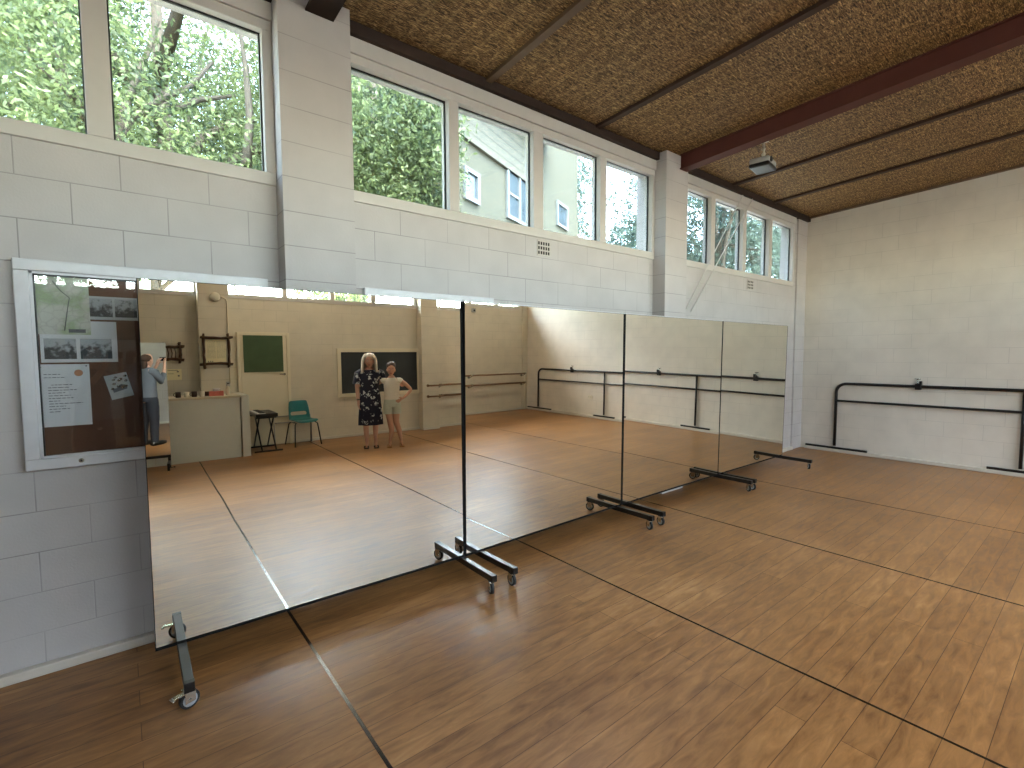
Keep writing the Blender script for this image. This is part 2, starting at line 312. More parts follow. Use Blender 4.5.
# ------------------------------------------------------------------ mesh helpers
class MB:
    def __init__(s): s.bm = bmesh.new(); s.mi = 0; s.mats = []
    def use(s, m):
        if m not in s.mats: s.mats.append(m)
        s.mi = s.mats.index(m); return s
    def _set(s, fs):
        for f in fs: f.material_index = s.mi
    def box(s, x0, x1, y0, y1, z0, z1, M4=None, bev=0):
        r = bmesh.ops.create_cube(s.bm, size=1)
        vs = r['verts']
        for v in vs:
            v.co = Vector(((x0 + x1) / 2 + v.co.x * (x1 - x0), (y0 + y1) / 2 + v.co.y * (y1 - y0), (z0 + z1) / 2 + v.co.z * (z1 - z0)))
        fs = set(f for v in vs for f in v.link_faces)
        s._set(fs)
        if bev:
            es = list(set(e for f in fs for e in f.edges))
            q = bmesh.ops.bevel(s.bm, geom=es, offset=bev, segments=2, profile=.5, affect='EDGES')
            vs = list(set(v for f in q['faces'] for v in f.verts) | set(v for v in vs if v.is_valid))
            s._set(q['faces'])
        if M4 is not None:
            for v in vs: v.co = M4 @ v.co
        return s
    def tube(s, pts, r, seg=10, caps=True):
        pts = [Vector(p) for p in pts]; n = len(pts)
        rs = r if isinstance(r, (list, tuple)) else [r] * n
        up = None; rings = []
        for i, p in enumerate(pts):
            d = (pts[min(i + 1, n - 1)] - pts[max(i - 1, 0)]).normalized()
            if up is None:
                up = Vector((0, 0, 1)) if abs(d.z) < .9 else Vector((1, 0, 0))
            a = d.cross(up).normalized(); b = a.cross(d).normalized(); up = b
            rings.append([s.bm.verts.new(p + rs[i] * (math.cos(2 * PI * k / seg) * a + math.sin(2 * PI * k / seg) * b)) for k in range(seg)])
        for i in range(n - 1):
            for k in range(seg):
                f = s.bm.faces.new((rings[i][k], rings[i][(k + 1) % seg], rings[i + 1][(k + 1) % seg], rings[i + 1][k])); f.material_index = s.mi; f.smooth = True
        if caps:
            for q in (rings[0][::-1], rings[-1]):
                f = s.bm.faces.new(q); f.material_index = s.mi
        return s
    def rings(s, rings, cap=True, smooth=True, closed=True):
        """list of lists of points"""
        R = [[s.bm.verts.new(p) for p in q] for q in rings]; m = len(R[0])
        for i in range(len(R) - 1):
            for k in range(m if closed else m - 1):
                f = s.bm.faces.new((R[i][k], R[i][(k + 1) % m], R[i + 1][(k + 1) % m], R[i + 1][k])); f.material_index = s.mi; f.smooth = smooth
        if cap:
            for q in (R[0][::-1], R[-1]):
                f = s.bm.faces.new(q); f.material_index = s.mi
        return s
    def disc(s, c, axis, r, t, seg=20):
        """short cylinder centred at c along axis"""
        a = Vector(axis).normalized()
        return s.tube([Vector(c) - a * t / 2, Vector(c) + a * t / 2], r, seg)
    def prism(s, poly, off):
        """polygon of 3D points extruded by vector off"""
        a = [s.bm.verts.new(p) for p in poly]; b = [s.bm.verts.new(Vector(p) + Vector(off)) for p in poly]; n = len(a)
        fs = [s.bm.faces.new(a[::-1]), s.bm.faces.new(b)]
        for k in range(n): fs.append(s.bm.faces.new((a[k], a[(k + 1) % n], b[(k + 1) % n], b[k])))
        s._set(fs); return s
    def ball(s, c, r, u=12, v=8, M3=None):
        q = bmesh.ops.create_uvsphere(s.bm, u_segments=u, v_segments=v, radius=1)
        rr = Vector(r) if hasattr(r, '__len__') else Vector((r, r, r))
        for w in q['verts']:
            p = Vector((w.co.x * rr.x, w.co.y * rr.y, w.co.z * rr.z))
            if M3: p = M3 @ p
            w.co = p + Vector(c)
        for f in set(f for w in q['verts'] for f in w.link_faces): f.material_index = s.mi; f.smooth = True
        return s
    def build(s, name, parent=None, m=None, loc=None):
        bmesh.ops.recalc_face_normals(s.bm, faces=s.bm.faces)
        me = bpy.data.meshes.new(name); s.bm.to_mesh(me); s.bm.free()
        for q in (s.mats if s.mats else [m]): me.materials.append(M[q])
        o = bpy.data.objects.new(name, me); C.objects.link(o)
        if parent: o.parent = parent
        if loc is not None: o.location = loc
        return o

def tag(o, label=None, cat=None, group=None, kind=None):
    if label: o['label'] = label
    if cat: o['category'] = cat
    if group: o['group'] = group
    if kind: o['kind'] = kind
    return o
def empty(name, loc=(0, 0, 0), rz=0, **k):
    o = bpy.data.objects.new(name, None); C.objects.link(o); o.location = loc; o.rotation_euler = (0, 0, rz); o.empty_display_size = .1
    return tag(o, **k)
def struct(o): o['kind'] = 'structure'; return o
def copy_tree(o, parent=None):
    c = o.copy(); C.objects.link(c)
    if parent: c.parent = parent; c.matrix_parent_inverse = Matrix()
    for ch in list(o.children): copy_tree(ch, c)
    return c

# ------------------------------------------------------------------ room dimensions
W = 3.345; O = -3.90; XB = 8.90; XL = -1.55  # XL: unseen end wall drawn in close to reduce light at left
ZC = 3.80; SL = .05                      # ceiling height at window wall, rise per metre toward -y
SILL = 2.665; HEAD = 3.60
def zc(y): return ZC + SL * (W - y)

struct(MB().box(XL - .2, XB + .2, O - .2, W + .2, -.2, 0).build('floor', m='floor'))
b = MB()
b.prism([(XL - .2, W + .22, zc(W + .22)), (XL - .2, O - .9, zc(O - .9)), (XL - .2, O - .9, zc(O - .9) + .12), (XL - .2, W + .22, zc(W + .22) + .12)], (XB - XL + .4, 0, 0))  # eave past the right wall is an unseen addition that keeps sun out
struct(b.build('ceiling', m='reed'))

# bays ----------------------------------------------------------------
PIL = [(.80, 1.235), (4.72, 5.14)]
PILR = [(.87, 1.31), (4.93, 5.33)]
def side_wall(name, y, out, pil, mt, front, endpost):
    """y inner face, out +1/-1 outward; pilasters stand proud by front"""
    b = MB().use(mt); t = .2 * out
    ya, yb = sorted((y, y + t))
    top = zc(y) - .02
    b.box(XL, XB, ya, yb, 0, SILL)
    b.box(XL, XB, ya, yb, HEAD, top)
    b.use({'wall': 'pier', 'wall_r': 'pier_r'}[mt])
    for x0, x1 in pil:
        y0, y1 = sorted((y - front * out, y + t + .03 * out))
        b.box(x0, x1, y0, y1, 0, zc(y) - .005)
    b.use(mt)
    b.box(XL, XL + .12, ya, yb, SILL, HEAD)
    b.box(endpost, XB, ya, yb, SILL, HEAD)
    y0, y1 = sorted((y - .025 * out, y + t))
    b.box(endpost + .10, XB, y0, y1, 0, zc(y) - .01)
    return struct(b.build(name))
side_wall('wall_left', W, 1, PIL, 'wall', .16, 8.45)
side_wall('wall_right', O, -1, PILR, 'wall_r', .2, 8.62)
b = MB()
b.prism([(XB, W + .2, 0), (XB, O - .2, 0), (XB, O - .2, zc(O - .2)), (XB, W + .2, zc(W + .2))], (.2, 0, 0))
struct(b.build('wall_back', m='wall_y'))
b = MB()
b.prism([(XL, W + .2, 0), (XL, O - .2, 0), (XL, O - .2, zc(O - .2)), (XL, W + .2, zc(W + .2))], (-.2, 0, 0))
struct(b.build('wall_front', m='wall_front'))

# baseboards ------------------------------------------------------------
def skirt(name, segs):
    b = MB()
    for x0, x1, y0, y1 in segs: b.box(x0, x1, y0, y1, 0, .05, bev=.006)
    struct(b.build(name, m='skirt'))
skirt('baseboard_left', [(XL, .80, W - .045, W), (1.22, 4.72, W - .045, W), (5.10, 8.55, W - .045, W)])
skirt('baseboard_right', [(2.30, 4.93, O, O + .045), (5.33, 8.72, O, O + .045), (4.93, 5.33, O + .2, O + .225)])
skirt('baseboard_back', [(XB - .05, XB, O + .1, W - .1)])
skirt('baseboard_front', [(XL, XL + .045, O + .05, W - .05)])

# ceiling trims, beams and battens -------------------------------------------
struct(MB().box(XL, XB, W - .07, W, 3.722, ZC - .001).build('trim_1', m='darkwood'))
struct(MB().box(XL, XB, O, O + .07, zc(O) - .09, zc(O) - .001).build('trim_2', m='darkwood'))
b = MB(); b.prism([(XB - .05, W - .07, zc(W) - .028), (XB - .05, O + .07, zc(O) - .028), (XB - .05, O + .07, zc(O) - .002), (XB - .05, W - .07, zc(W) - .002)], (.05, 0, 0))
struct(b.build('trim_3', m='batten'))
k = 4
for x0, x1, d, mt in [(.96, 1.13, .13, 'darkwood'), (4.97, 5.11, .16, 'redbeam'), (-1.5, -1.36, .13, 'redbeam')]:
    b = MB(); ya, yb = W - .0, O
    fl = .012   # I-beam: flanges and web
    for (a0, a1, h0, h1) in [(x0, x1, -d, -d + fl), (x0, x1, -fl, -.001), ((x0 + x1) / 2 - .05, (x0 + x1) / 2 + .05, -d + fl, -fl)]:
        b.prism([(a0, ya, zc(ya) + h0), (a0, yb, zc(yb) + h0), (a0, yb, zc(yb) + h1), (a0, ya, zc(ya) + h1)], (a1 - a0, 0, 0))
    struct(b.build('trim_%d' % k, m=mt)); k += 1
for x in (-.25, 2.40, 3.71, 6.36, 7.56):
    b = MB()
    b.prism([(x - .03, W - .07, zc(W - .07) - .03), (x - .03, O + .07, zc(O + .07) - .03), (x - .03, O + .07, zc(O + .07) - .001), (x - .03, W - .07, zc(W - .07) - .001)], (.06, 0, 0))
    struct(b.build('trim_%d' % k, m='batten' if x < 3 else 'batten_shaded')); k += 1  # window light painted in: first battens paler, farther ones darker

# windows ---------------------------------------------------------------
wn = 1
def window(y, out, x0, x1, panes):
    """frame fills x0..x1; panes = glass spans"""
    global wn
    r = empty('window_%d' % wn, (0, 0, 0)); r['kind'] = 'structure'; wn += 1
    a, c = (y - .015 * out, y + .10 * out)
    ya, yb = sorted((a, c))
    gz0, gz1 = 2.72, 3.56
    b = MB()
    b.box(x0, x1, ya, yb, SILL - .02, gz0, bev=.004); b.box(x0, x1, ya, yb, gz1, HEAD + .02, bev=.004)
    xs = [x0] + [v for p in panes for v in p] + [x1]
    for i in range(0, len(xs), 2):
        if xs[i + 1] - xs[i] > .005: b.box(xs[i], xs[i + 1], ya, yb, gz0, gz1, bev=.004)
    b.build('window_frame', r, 'white')
    # head board between frame and ceiling trim
    ys, ye = sorted((y - .03 * out, y - .0 * out))
    MB().box(x0, x1, ys, ye, HEAD + .02, 3.722 if out > 0 else zc(y) - .09).build('head_board', r, 'white')
    for p in panes:
        yg = y + .05 * out
        q = MB()   # dark gasket
        for (u0, u1, v0, v1) in [(p[0], p[0] + .008, gz0, gz1), (p[1] - .008, p[1], gz0, gz1), (p[0], p[1], gz1 - .008, gz1), (p[0], p[1], gz0, gz0 + .005)]:
            q.box(u0, u1, yg - .012, yg + .004, v0, v1)
        q.build('gasket', r, 'black')
        MB().box(p[0], p[1], yg, yg + .004, gz0, gz1).build('pane', r, 'glass_dim' if out > 0 else 'glass')
window(W, 1, XL + .12, .80, [(-1.38, -.98), (-.88, -.085), (.02, .745)])
window(W, 1, 1.235, 4.72, [(1.27, 2.055), (2.145, 2.925), (3.04, 3.81), (3.905, 4.675)])
window(W, 1, 5.14, 8.45, [(5.16, 5.92), (6.02, 6.76), (6.85, 7.55), (7.65, 8.40)])
window(O, -1, XL + .12, .87, [(-1.38, -.85), (-.75, .03), (.12, .84)])
window(O, -1, 1.31, 4.93, [(1.35, 2.22), (2.30, 3.08), (3.16, 3.90), (4.0, 4.86)])
window(O, -1, 5.33, 8.62, [(5.39, 6.1), (6.18, 6.95), (7.03, 7.8), (7.88, 8.58)])

# ------------------------------------------------------------------ floor tapes
TP = [(.747, 'long dark tape line across floor, nearest the noticeboard end'), (2.586, 'dark tape line crossing floor past the first mirror joint'),
      (4.357, 'dark tape line crossing floor between second and third mirror joints'), (6.127, 'faint dark tape line crossing floor nearest the back wall barre')]
for i, (x, lb) in enumerate(TP):
    b = MB(); n = 40; wd = .016 - .002 * (i > 0) - .002 * (i > 2)
    vs = []
    for j in range(n + 1):
        y = O + .06 + (W - .06 - O - .06) * j / n
        dx = (noise.noise(Vector((x * 5, y * 1.1, 0))) * .010) if i == 0 else noise.noise(Vector((x * 5, y * .8, 0))) * .004
        vs.append((x + dx, y))
    poly = [[(u - wd / 2, y, .0002), (u + wd / 2, y, .0002), (u + wd / 2, y, .0012), (u - wd / 2, y, .0012)] for u, y in vs]
    b.rings(poly, smooth=False)
    tag(b.build('floor_tape', m='tape'), lb, 'floor tape', 'tape lines across the floor')

# ------------------------------------------------------------------ mirrors
PP = [(.071, 2.932), (1.895, 2.911), (3.727, 2.956), (5.543, 2.966), (7.296, 2.957)]
TILT = [.00455, -.00742, -.01107, -.01342]
ZB, MH = .1458, 1.817
FEETX = [[.110, 1.800], [.145, 1.775], [.125, 1.855], [.14, 1.745]]
MLAB = ['large freestanding wheeled mirror nearest the noticeboard, reflecting the two women',
        'second wheeled mirror from the noticeboard, between two thick black joints',
        'third wheeled mirror from the noticeboard, reflecting the middle of the barre',
        'wheeled mirror nearest the back wall, farthest from the noticeboard']
def caster(foot, x, y, yaw, lever):
    """swivel caster under bar end: plate, fork, brake lever; wheel"""
    c = MB(); R = Matrix.Translation((x, y, 0)) @ Matrix.Rotation(yaw, 4, 'Z')
    r = .041
    c.use('chrome')
    c.box(-.02, .02, -.02, .02, .083, .088, R)
    c.box(-.019, .026, -.0165, -.014, .030, .084, R); c.box(-.019, .026, .014, .0165, .030, .084, R)
    c.box(-.02, .026, -.0165, .0165, .079, .084, R)
    if lever:
        c.box(-.062, -.010, -.012, .012, .072, .080, R, bev=.002)
        c.box(-.070, -.056, -.016, .016, .066, .074, R, bev=.002)
    ax = R.to_3x3() @ Vector((0, 1, 0))
    c.disc(R @ Vector((.004, 0, r)), ax, .007, .042, 10)
    c.build('caster', foot)
    w = MB(); w.use('tyre'); cc = R @ Vector((.004, 0, r))
    w.disc(cc, ax, r, .020, 24); w.use('wheel'); w.disc(cc, ax, r * .74, .0235, 20); w.use('chrome'); w.disc(cc, ax, r * .22, .027, 12)
    w.build('wheel', foot)
def foot(parent, x, yaws, mt='blackbar', lever=(True, True), h=.385):
    f = MB().use(mt).box(x - .02, x + .02, -h, h, .088, .131, bev=.003)
    f.use('black').box(x - .021, x + .021, -h - .002, -h + .03, .087, .132, bev=.002)
    f.box(x - .018, x + .018, .002, .03, .13, .40)   # upright socket behind the glass
    f = f.build('foot_bar', parent)
    caster(f, x - .005, -h + .03, yaws[0], lever[0]); caster(f, x, h - .04, yaws[1], lever[1])
for i in range(4):
    a = Vector((*PP[i], 0)); c = Vector((*PP[i + 1], 0)); d = c - a; L = d.length; yaw = math.atan2(d.y, d.x)
    t = empty('wheeled_mirror', a, yaw, label=MLAB[i], cat='mirror')
    R = Matrix.Translation((0, 0, ZB)) @ Matrix.Rotation(-TILT[i], 4, 'X') @ Matrix.Translation((0, 0, -ZB))
    # glass face at local y=0 ; body behind
    e = .002 if i else 0
    MB().box(.004, L - .004, 0, .004, ZB, ZB + MH, R).build('mirror_glass', t, 'mirror')
    f = MB()
    f.box(.001, L - .001, .0045, .022, ZB - .002, ZB + MH + .003, R)
    ed = [.022, .022, .010, .004][i]
    f.box(L - ed, L - .0008, -.0015, .0045, ZB, ZB + MH, R); f.box(.0008, .004, -.0015, .0045, ZB, ZB + MH, R)
    f.box(.0, L, .006, .05, ZB - .020, ZB - .002)     # bottom rail
    f.box(.03, .07, .022, .05, ZB - .01, ZB + MH - .02, R); f.box(L - .07, L - .03, .022, .05, ZB - .01, ZB + MH - .02, R)
    f.build('mirror_frame', t, 'matteblack')
    if i in (1, 2): MB().box(.001, L - .001, -.001, .026, ZB + MH + .003, ZB + MH + .011, R).build('top_strip', t, 'alu')
    if i > 0: pass
    for j, x in enumerate(FEETX[i]):
        ya = [(.35, .2), (1.25, .9), (1.45, 1.1), (1.2, .8), (1.35, 1.0), (.9, .7), (1.3, 1.1), (.6, .9)][i * 2 + j]
        foot(t, x, ya, 'greybar' if (i == 0 and j == 0) else 'blackbar', lever=(i == 0 and j == 0, i == 0 and j == 0))

# ------------------------------------------------------------------ notice boards
def notice_board(x0, x1, z0, z1):
    r = empty('notice_board', ((x0 + x1) / 2, W, z0))
    w, h = (x1 - x0) / 2, z1 - z0; fw = .055; dp = .045
    f = MB().use('alu')
    # mitred frame: chamfered profile made of stepped boxes
    for (u0, u1, v0, v1) in [(-w, w, h - fw, h), (-w, w, 0, fw), (-w, -w + fw, fw, h - fw), (w - fw, w, fw, h - fw)]:
        f.box(u0, u1, -dp, -.001, v0, v1, bev=.004)
    for (u0, u1, v0, v1) in [(-w + fw, w - fw, h - fw - .012, h - fw), (-w + fw, w - fw, fw, fw + .012), (-w + fw, -w + fw + .012, fw, h - fw), (w - fw - .012, w - fw, fw, h - fw)]:
        f.box(u0, u1, -dp + .010, -.005, v0, v1)
    f.use('black')
    for (u0, u1, v0, v1) in [(-w + fw + .012, w - fw - .012, h - fw - .020, h - fw - .012), (-w + fw + .012, -w + fw + .018, fw + .012, h - fw - .012)]:
        f.box(u0, u1, -dp + .012, -.008, v0, v1)
    f.build('frame', r)
    MB().box(-w + fw, w - fw, -.012, -.003, fw, h - fw).build('felt_backing', r, 'felt')
    MB().box(-w + fw + .006, w - fw - .006, -dp + .016, -dp + .019, fw, h - fw).build('glass_door', r, 'board_glass')
    k = MB().use('chrome').disc((-w + .205, -dp - .001, .03), (0, 1, 0), .011, .006, 18).use('black').disc((-w + .205, -dp - .005, .03), (0, 1, 0), .005, .003, 12)
    k.build('lock', r)
    return r
n1 = notice_board(-.385, .725, 1.035, 2.065)
tag(n1, 'aluminium framed glazed noticeboard with papers pinned on brown felt', 'noticeboard')
tag(notice_board(1.34, 2.455, 1.035, 2.062), 'aluminium framed noticeboard mostly hidden behind the first mirror', 'noticeboard')
YP = W - .0125
def pinned(name, label, cat, x0, x1, z0, z1, mt, rot=0, extra=None, lift=0, group=None):
    cx, cz = (x0 + x1) / 2, (z0 + z1) / 2
    r = empty(name, (cx, YP - lift, cz), label=label, cat=cat, group=group); r.rotation_euler = (0, rot, 0)
    MB().box((x0 - x1) / 2, (x1 - x0) / 2, -.0012, -.0002, (z0 - z1) / 2, (z1 - z0) / 2).build('sheet', r, mt)
    if extra: extra(r, (x1 - x0) / 2, (z1 - z0) / 2)
    return r
def ink_lines(r, rows, mt='ink', th=.0035, y=-.0016):
    b = MB()
    for (u0, u1, v) in rows:
        u = u0
        while u < u1:
            l = random.uniform(.008, .022); l = min(l, u1 - u); b.box(u, u + l, y, -.0012, v, v + th); u += l + .004
    return b.build('printed_text', r, mt)
def map_x(r, w, h):
    b = MB().box(.02, .085, -.0016, -.0012, -h + .01, -h + .028); b.build('caption_block', r, 'ink')
    b = MB(); pts = [(-.03, -.0016, h - .03), (.0, -.0016, h - .08), (.03, -.0016, h - .11), (.02, -.0016, h - .17), (.005, -.0016, -h + .02)]
    b.tube(pts, .002, 6); b.build('road_line', r, 'ink')
pinned('street_map', 'pale printed street map pinned at top left of noticeboard', 'map', -.325, -.115, 1.705, 2.00, 'map', 0, map_x, lift=.003)
def photos_x(u):
    def f(r, w, h):
        for a, c, v0, v1 in u: MB().box(a, c, -.0018, -.0012, v0, v1).build('photograph', r, 'photo')
    return f
pinned('photo_strip', 'strip of dark photographs pinned beside the map', 'photographs', -.125, .085, 1.785, 1.905, 'paper_grey', 0, photos_x([(-.098, -.004, -.045, .05), (.006, .098, -.045, .05)]))
pinned('photo_sheet', 'white sheet with two black and white photographs under the map', 'photographs', -.308, -.012, 1.565, 1.775, 'paper', 0,
       photos_x([(-.135, -.015, -.088, .015), (.0, .125, -.088, .015)]), lift=.0015)
def letter_x(r, w, h):
    rows = [(-.075, -.01, h - .052), (-.075, -.0, h - .068)]
    for q, e in enumerate([.03, .015, .045, .0, .02, .03, -.02, .065, -.0, .015, -.02]): rows.append((-.062 if q else -.05, e, h - .105 - q * .0135))
    ink_lines(r, rows)
    MB().disc((.055, -.0015, h - .045), (0, 1, 0), .017, .0008, 24).build('round_emblem', r, 'orange')
    for u, v in [(-w + .012, h - .014), (w - .012, h - .010)]: MB().ball((u, -.003, v), .004, 8, 6).build('pin', r, 'chrome')
pinned('typed_letter', 'white typed letter with a round orange emblem pinned on noticeboard', 'letter', -.325, -.130, 1.243, 1.556, 'paper', 0, letter_x)
def pkt_x(r, w, h):
    b = MB(); 
    for q in range(14):
        u, v = random.uniform(-w * .8, w * .8), random.uniform(-h * .2, h * .9); b.ball((u, -.002, v), (.009, .002, .006), 6, 5)
    b.build('crumpled_highlight', r, 'chrome')
    MB().prism([(-.03, -.0018, -.03), (.03, -.0018, -.022), (.032, -.0018, -.004), (.01, -.0018, .008), (-.012, -.0018, -.008), (-.032, -.0018, -.012)], (0, .0006, 0)).build('printed_car_shape', r, 'ink')
pinned('plastic_sleeve', 'crinkled clear plastic sleeve pinned at an angle on noticeboard', 'sleeve', -.062, .034, 1.372, 1.502, 'paper_grey', -.23, pkt_x)

# ------------------------------------------------------------------ wall vents
def vent(x0, x1, z0, z1, label, nx=5, nz=3):
    r = empty('wall_vent', ((x0 + x1) / 2, W, z0), label=label, cat='vent', group='air vents under the high windows')
    w, h = (x1 - x0) / 2, z1 - z0
    b = MB(); gx = 2 * w / (nx * 3 + 1); gz = h / (nz * 3 + 1)
    b.box(-w, w, -.006, -.0005, 0, gz); b.box(-w, w, -.006, -.0005, h - gz, h)
    for j in range(1, nz): b.box(-w, w, -.006, -.0005, j * 3 * gz, j * 3 * gz + gz)
    for j in range(nx + 1): b.box(-w + j * 3 * gx, -w + j * 3 * gx + gx, -.0062, -.0005, 0, h)
    b.build('grille', r, 'ventface')
    MB().box(-w + .002, w - .002, -.003, -.0004, .002, h - .002).build('hollow', r, 'vent_shade')  # dark sheet paints the shade inside the vent holes
vent(2.975, 3.135, 2.485, 2.625, 'square grey air vent under the second bay of windows')
vent(6.93, 7.12, 2.485, 2.625, 'small pale air vent under the farthest bay of windows', 4, 3)

# ------------------------------------------------------------------ black barre on back wall
def arc(c, a0, a1, r, n=8):   # in y-z plane
    return [(c[0], c[1] + r * math.cos(a0 + (a1 - a0) * i / n), c[2] + r * math.sin(a0 + (a1 - a0) * i / n)) for i in range(n + 1)]
XR = 8.868
br = empty('ballet_barre', (XR, -.3, 0), label='long black double ballet barre along the back wall', cat='barre')
o0 = Vector((XR, -.3, 0))
def rel(pts): return [Vector(p) - o0 for p in pts]
ye0, ye1 = 2.81, -3.42; rt = .021; R0 = .14
pts = [(XR, ye0, .10)] + [(XR, ye0, .95)] + arc((XR, ye0 - R0, 1.10 - R0), 0, PI / 2, R0) + [(XR, 0, 1.10)] + arc((XR, ye1 + R0, 1.10 - R0), PI / 2, PI, R0) + [(XR, ye1, .95), (XR, ye1, .10)]
MB().tube(rel(pts), rt, 14).build('top_rail', br, 'black')
MB().tube(rel([(XR, ye0, .825), (XR, ye1, .825)]), .017, 12).build('lower_rail', br, 'black')
for y in (.735, -1.26): MB().tube(rel([(XR, y, .10), (XR, y, 1.09)]), .019, 12).build('post', br, 'black')
for y, s in ((2.80, .43), (.735, .31), (-1.26, .30), (-3.38, .43)):
    f = MB().use('black').box(XR - .018 - o0.x, XR + .018 - o0.x, y - s - o0.y, y + s - o0.y, .0505, .082, bev=.003)
    f.build('foot_bar', br)
for y in (1.79, -.13, -2.25):
    c = Vector((XR, y, 1.10)) - o0
    b = MB().box(c.x - .032, c.x + .031, c.y - .034, c.y + .034, c.z - .045, c.z + .040, bev=.006)
    b.box(c.x - .03, c.x + .02, c.y - .040, c.y - .012, c.z + .02, c.z + .078, bev=.004)
    b.box(c.x - .022, c.x + .01, c.y - .052, c.y + .05, c.z - .008, c.z + .014, bev=.003)
    k = b.build('wall_clamp', br, 'black')
    q = MB().tube([(c.x, c.y + .012, c.z + .03), (c.x, c.y + .012, c.z + .105)], .007, 10)
    q.tube([(c.x, c.y - .022, c.z + .107), (c.x, c.y + .046, c.z + .107)], .007, 8)
    q.build('clamp_screw', k, 'chrome')

# ------------------------------------------------------------------ wooden double barre on the opposite wall
YR = O + .13
wb = empty('wooden_barre', (6.9, YR, 0), label='pair of wooden wall rails beside the chalkboard pillar, seen in the mirrors', cat='barre')
for z in (.965, .725): MB().tube([(5.36 - 6.9, 0, z), (8.74 - 6.9, 0, z)], .021, 12).build('rail', wb, 'wood')
for x in (5.42, 6.95, 8.70):
    for z in (.965, .725):
        b = MB().tube([(x - 6.9, 0, z - .021), (x - 6.9, -.05, z - .05), (x - 6.9, O - YR + .003, z - .05)], .010, 8)
        b.disc((x - 6.9, O - YR + .004, z - .05), (0, 1, 0), .035, .008, 14); b.disc((x - 6.9, 0, z), (1, 0, 0), .027, .05, 14)
        b.build('bracket', wb, 'chrome')
for z in (.965, .725):   # stub rails that pass in front of the pillar
    pass
pb = empty('pillar_barre_bracket', (5.06, O + .2, 0), label='chrome rail holders on the face of the pillar beside the chalkboard', cat='bracket')
for z in (.965, .725):
    b = MB().tube([(0, .001, z), (0, .06, z)], .010, 8); b.disc((0, .004, z), (0, 1, 0), .032, .007, 14); b.tube([(-.03, .06, z), (.36, .06, z)], .018, 12)
    b.build('rail_holder', pb, 'wood')
tag(MB().use('plastic').tube([(8.79, O + .03, .0), (8.79, O + .03, .92)], .018, 10).build('white_pipe', m='plastic'), 'slim white pipe rising from floor in the far corner by the wooden rails', 'pipe')

# ------------------------------------------------------------------ black chalkboard
cb = empty('black_chalkboard', (4.07, O, .80), label='wide black chalkboard in a cream frame behind the two women', cat='chalkboard')
w, h, fw = .90, .975, .075
f = MB()
for (u0, u1, v0, v1) in [(-w, w, 0, fw), (-w, w, h - fw, h), (-w, -w + fw, fw, h - fw), (w - fw, w, fw, h - fw)]: f.box(u0, u1, .001, .045, v0, v1, bev=.006)
f.build('frame', cb, 'cream')
MB().box(-w + fw - .005, w - fw + .005, .004, .022, fw - .005, h - fw + .005).build('slate', cb, 'board_black')

# ------------------------------------------------------------------ door with green board
dr = empty('door_1', (1.865, O, 0)); dr['kind'] = 'structure'
MB().box(-.375, .375, .004, .05, .01, 2.0, bev=.004).build('door_leaf', dr, 'cream')
f = MB()
for (u0, u1, v0, v1) in [(-.43, -.378, 0, 2.06), (.378, .43, 0, 2.06), (-.378, .378, 2.004, 2.06)]: f.box(u0, u1, .001, .065, v0, v1, bev=.004)
f.build('door_frame', dr, 'cream')
hd = MB().use('chrome').disc((.33, .056, 1.30), (0, 1, 0), .022, .012, 16).tube([(.33, .06, 1.30), (.33, .09, 1.30), (.24, .09, 1.30)], .008, 8); hd.build('door_handle', dr)
gb = empty('green_chalkboard', (1.855, O + .0505, 1.345), label='small green chalkboard fixed on the cream door', cat='chalkboard')
MB().box(-.325, .325, .0005, .012, 0, .66).build('slate', gb, 'board_green')
f = MB()
for (u0, u1, v0, v1) in [(-.337, .337, -.012, 0), (-.337, .337, .66, .672), (-.337, -.325, 0, .66), (.325, .337, 0, .66)]: f.box(u0, u1, .0005, .018, v0, v1)
f.build('frame', gb, 'cream')

# ------------------------------------------------------------------ counter
ct = empty('serving_counter', (0, O, 0), label='white panelled serving counter with a beige worktop on the far side', cat='counter')
CF = -3.03 - O
MB().box(-1.53, 1.33, .21, CF, 0, .965).build('body', ct, 'counter')
MB().box(-1.53, 1.345, .205, CF + .02, .965, 1.0, bev=.005).build('worktop', ct, 'worktop')
MB().box(1.347, 1.46, .07, CF + .03, 0, 1.0, bev=.004).build('end_panel', ct, 'counter')
for x in (-.9, .2): MB().box(x - .003, x + .003, CF + .0005, CF + .006, .02, .95).build('panel_joint', ct, 'worktop')
def on_counter(x, y): return (x, y, 1.0)
# mugs
def mug(x, y, mt, label):
    r = empty('mug', on_counter(x, y), label=label, cat='mug', group='cups and mugs in a row on the counter')
    b = MB(); rr = .036; hh = .085; prof = [(rr * .86, 0), (rr, .008), (rr, hh), (rr - .004, hh), (rr - .005, .01), (.001, .008)]
    b.rings([[(q[0] * math.cos(2 * PI * k / 20), q[0] * math.sin(2 * PI * k / 20), q[1]) for k in range(20)] for q in prof])
    b.build('cup', r, mt)
    MB().tube([(-rr + .002, 0, hh * .8), (-rr - .018, 0, hh * .75), (-rr - .024, 0, hh * .5), (-rr - .015, 0, hh * .28), (-rr + .002, 0, hh * .22)], .0045, 8).build('handle', r, mt)
mug(.52, -3.16, 'brown', 'dark brown mug, nearest the counter mirror')
mug(.63, -3.15, 'plastic', 'white mug second from the counter mirror')
mug(.73, -3.17, 'brown', 'dark mug third from the counter mirror')
mug(.83, -3.15, 'plastic', 'white mug nearest the pink tissue box')
tb = empty('tissue_box', on_counter(1.03, -3.2), .12, label='pink patterned tissue box on the counter', cat='tissue box')
MB().box(-.10, .10, -.055, .055, 0, .075, bev=.004).build('box_card', tb, 'pink')
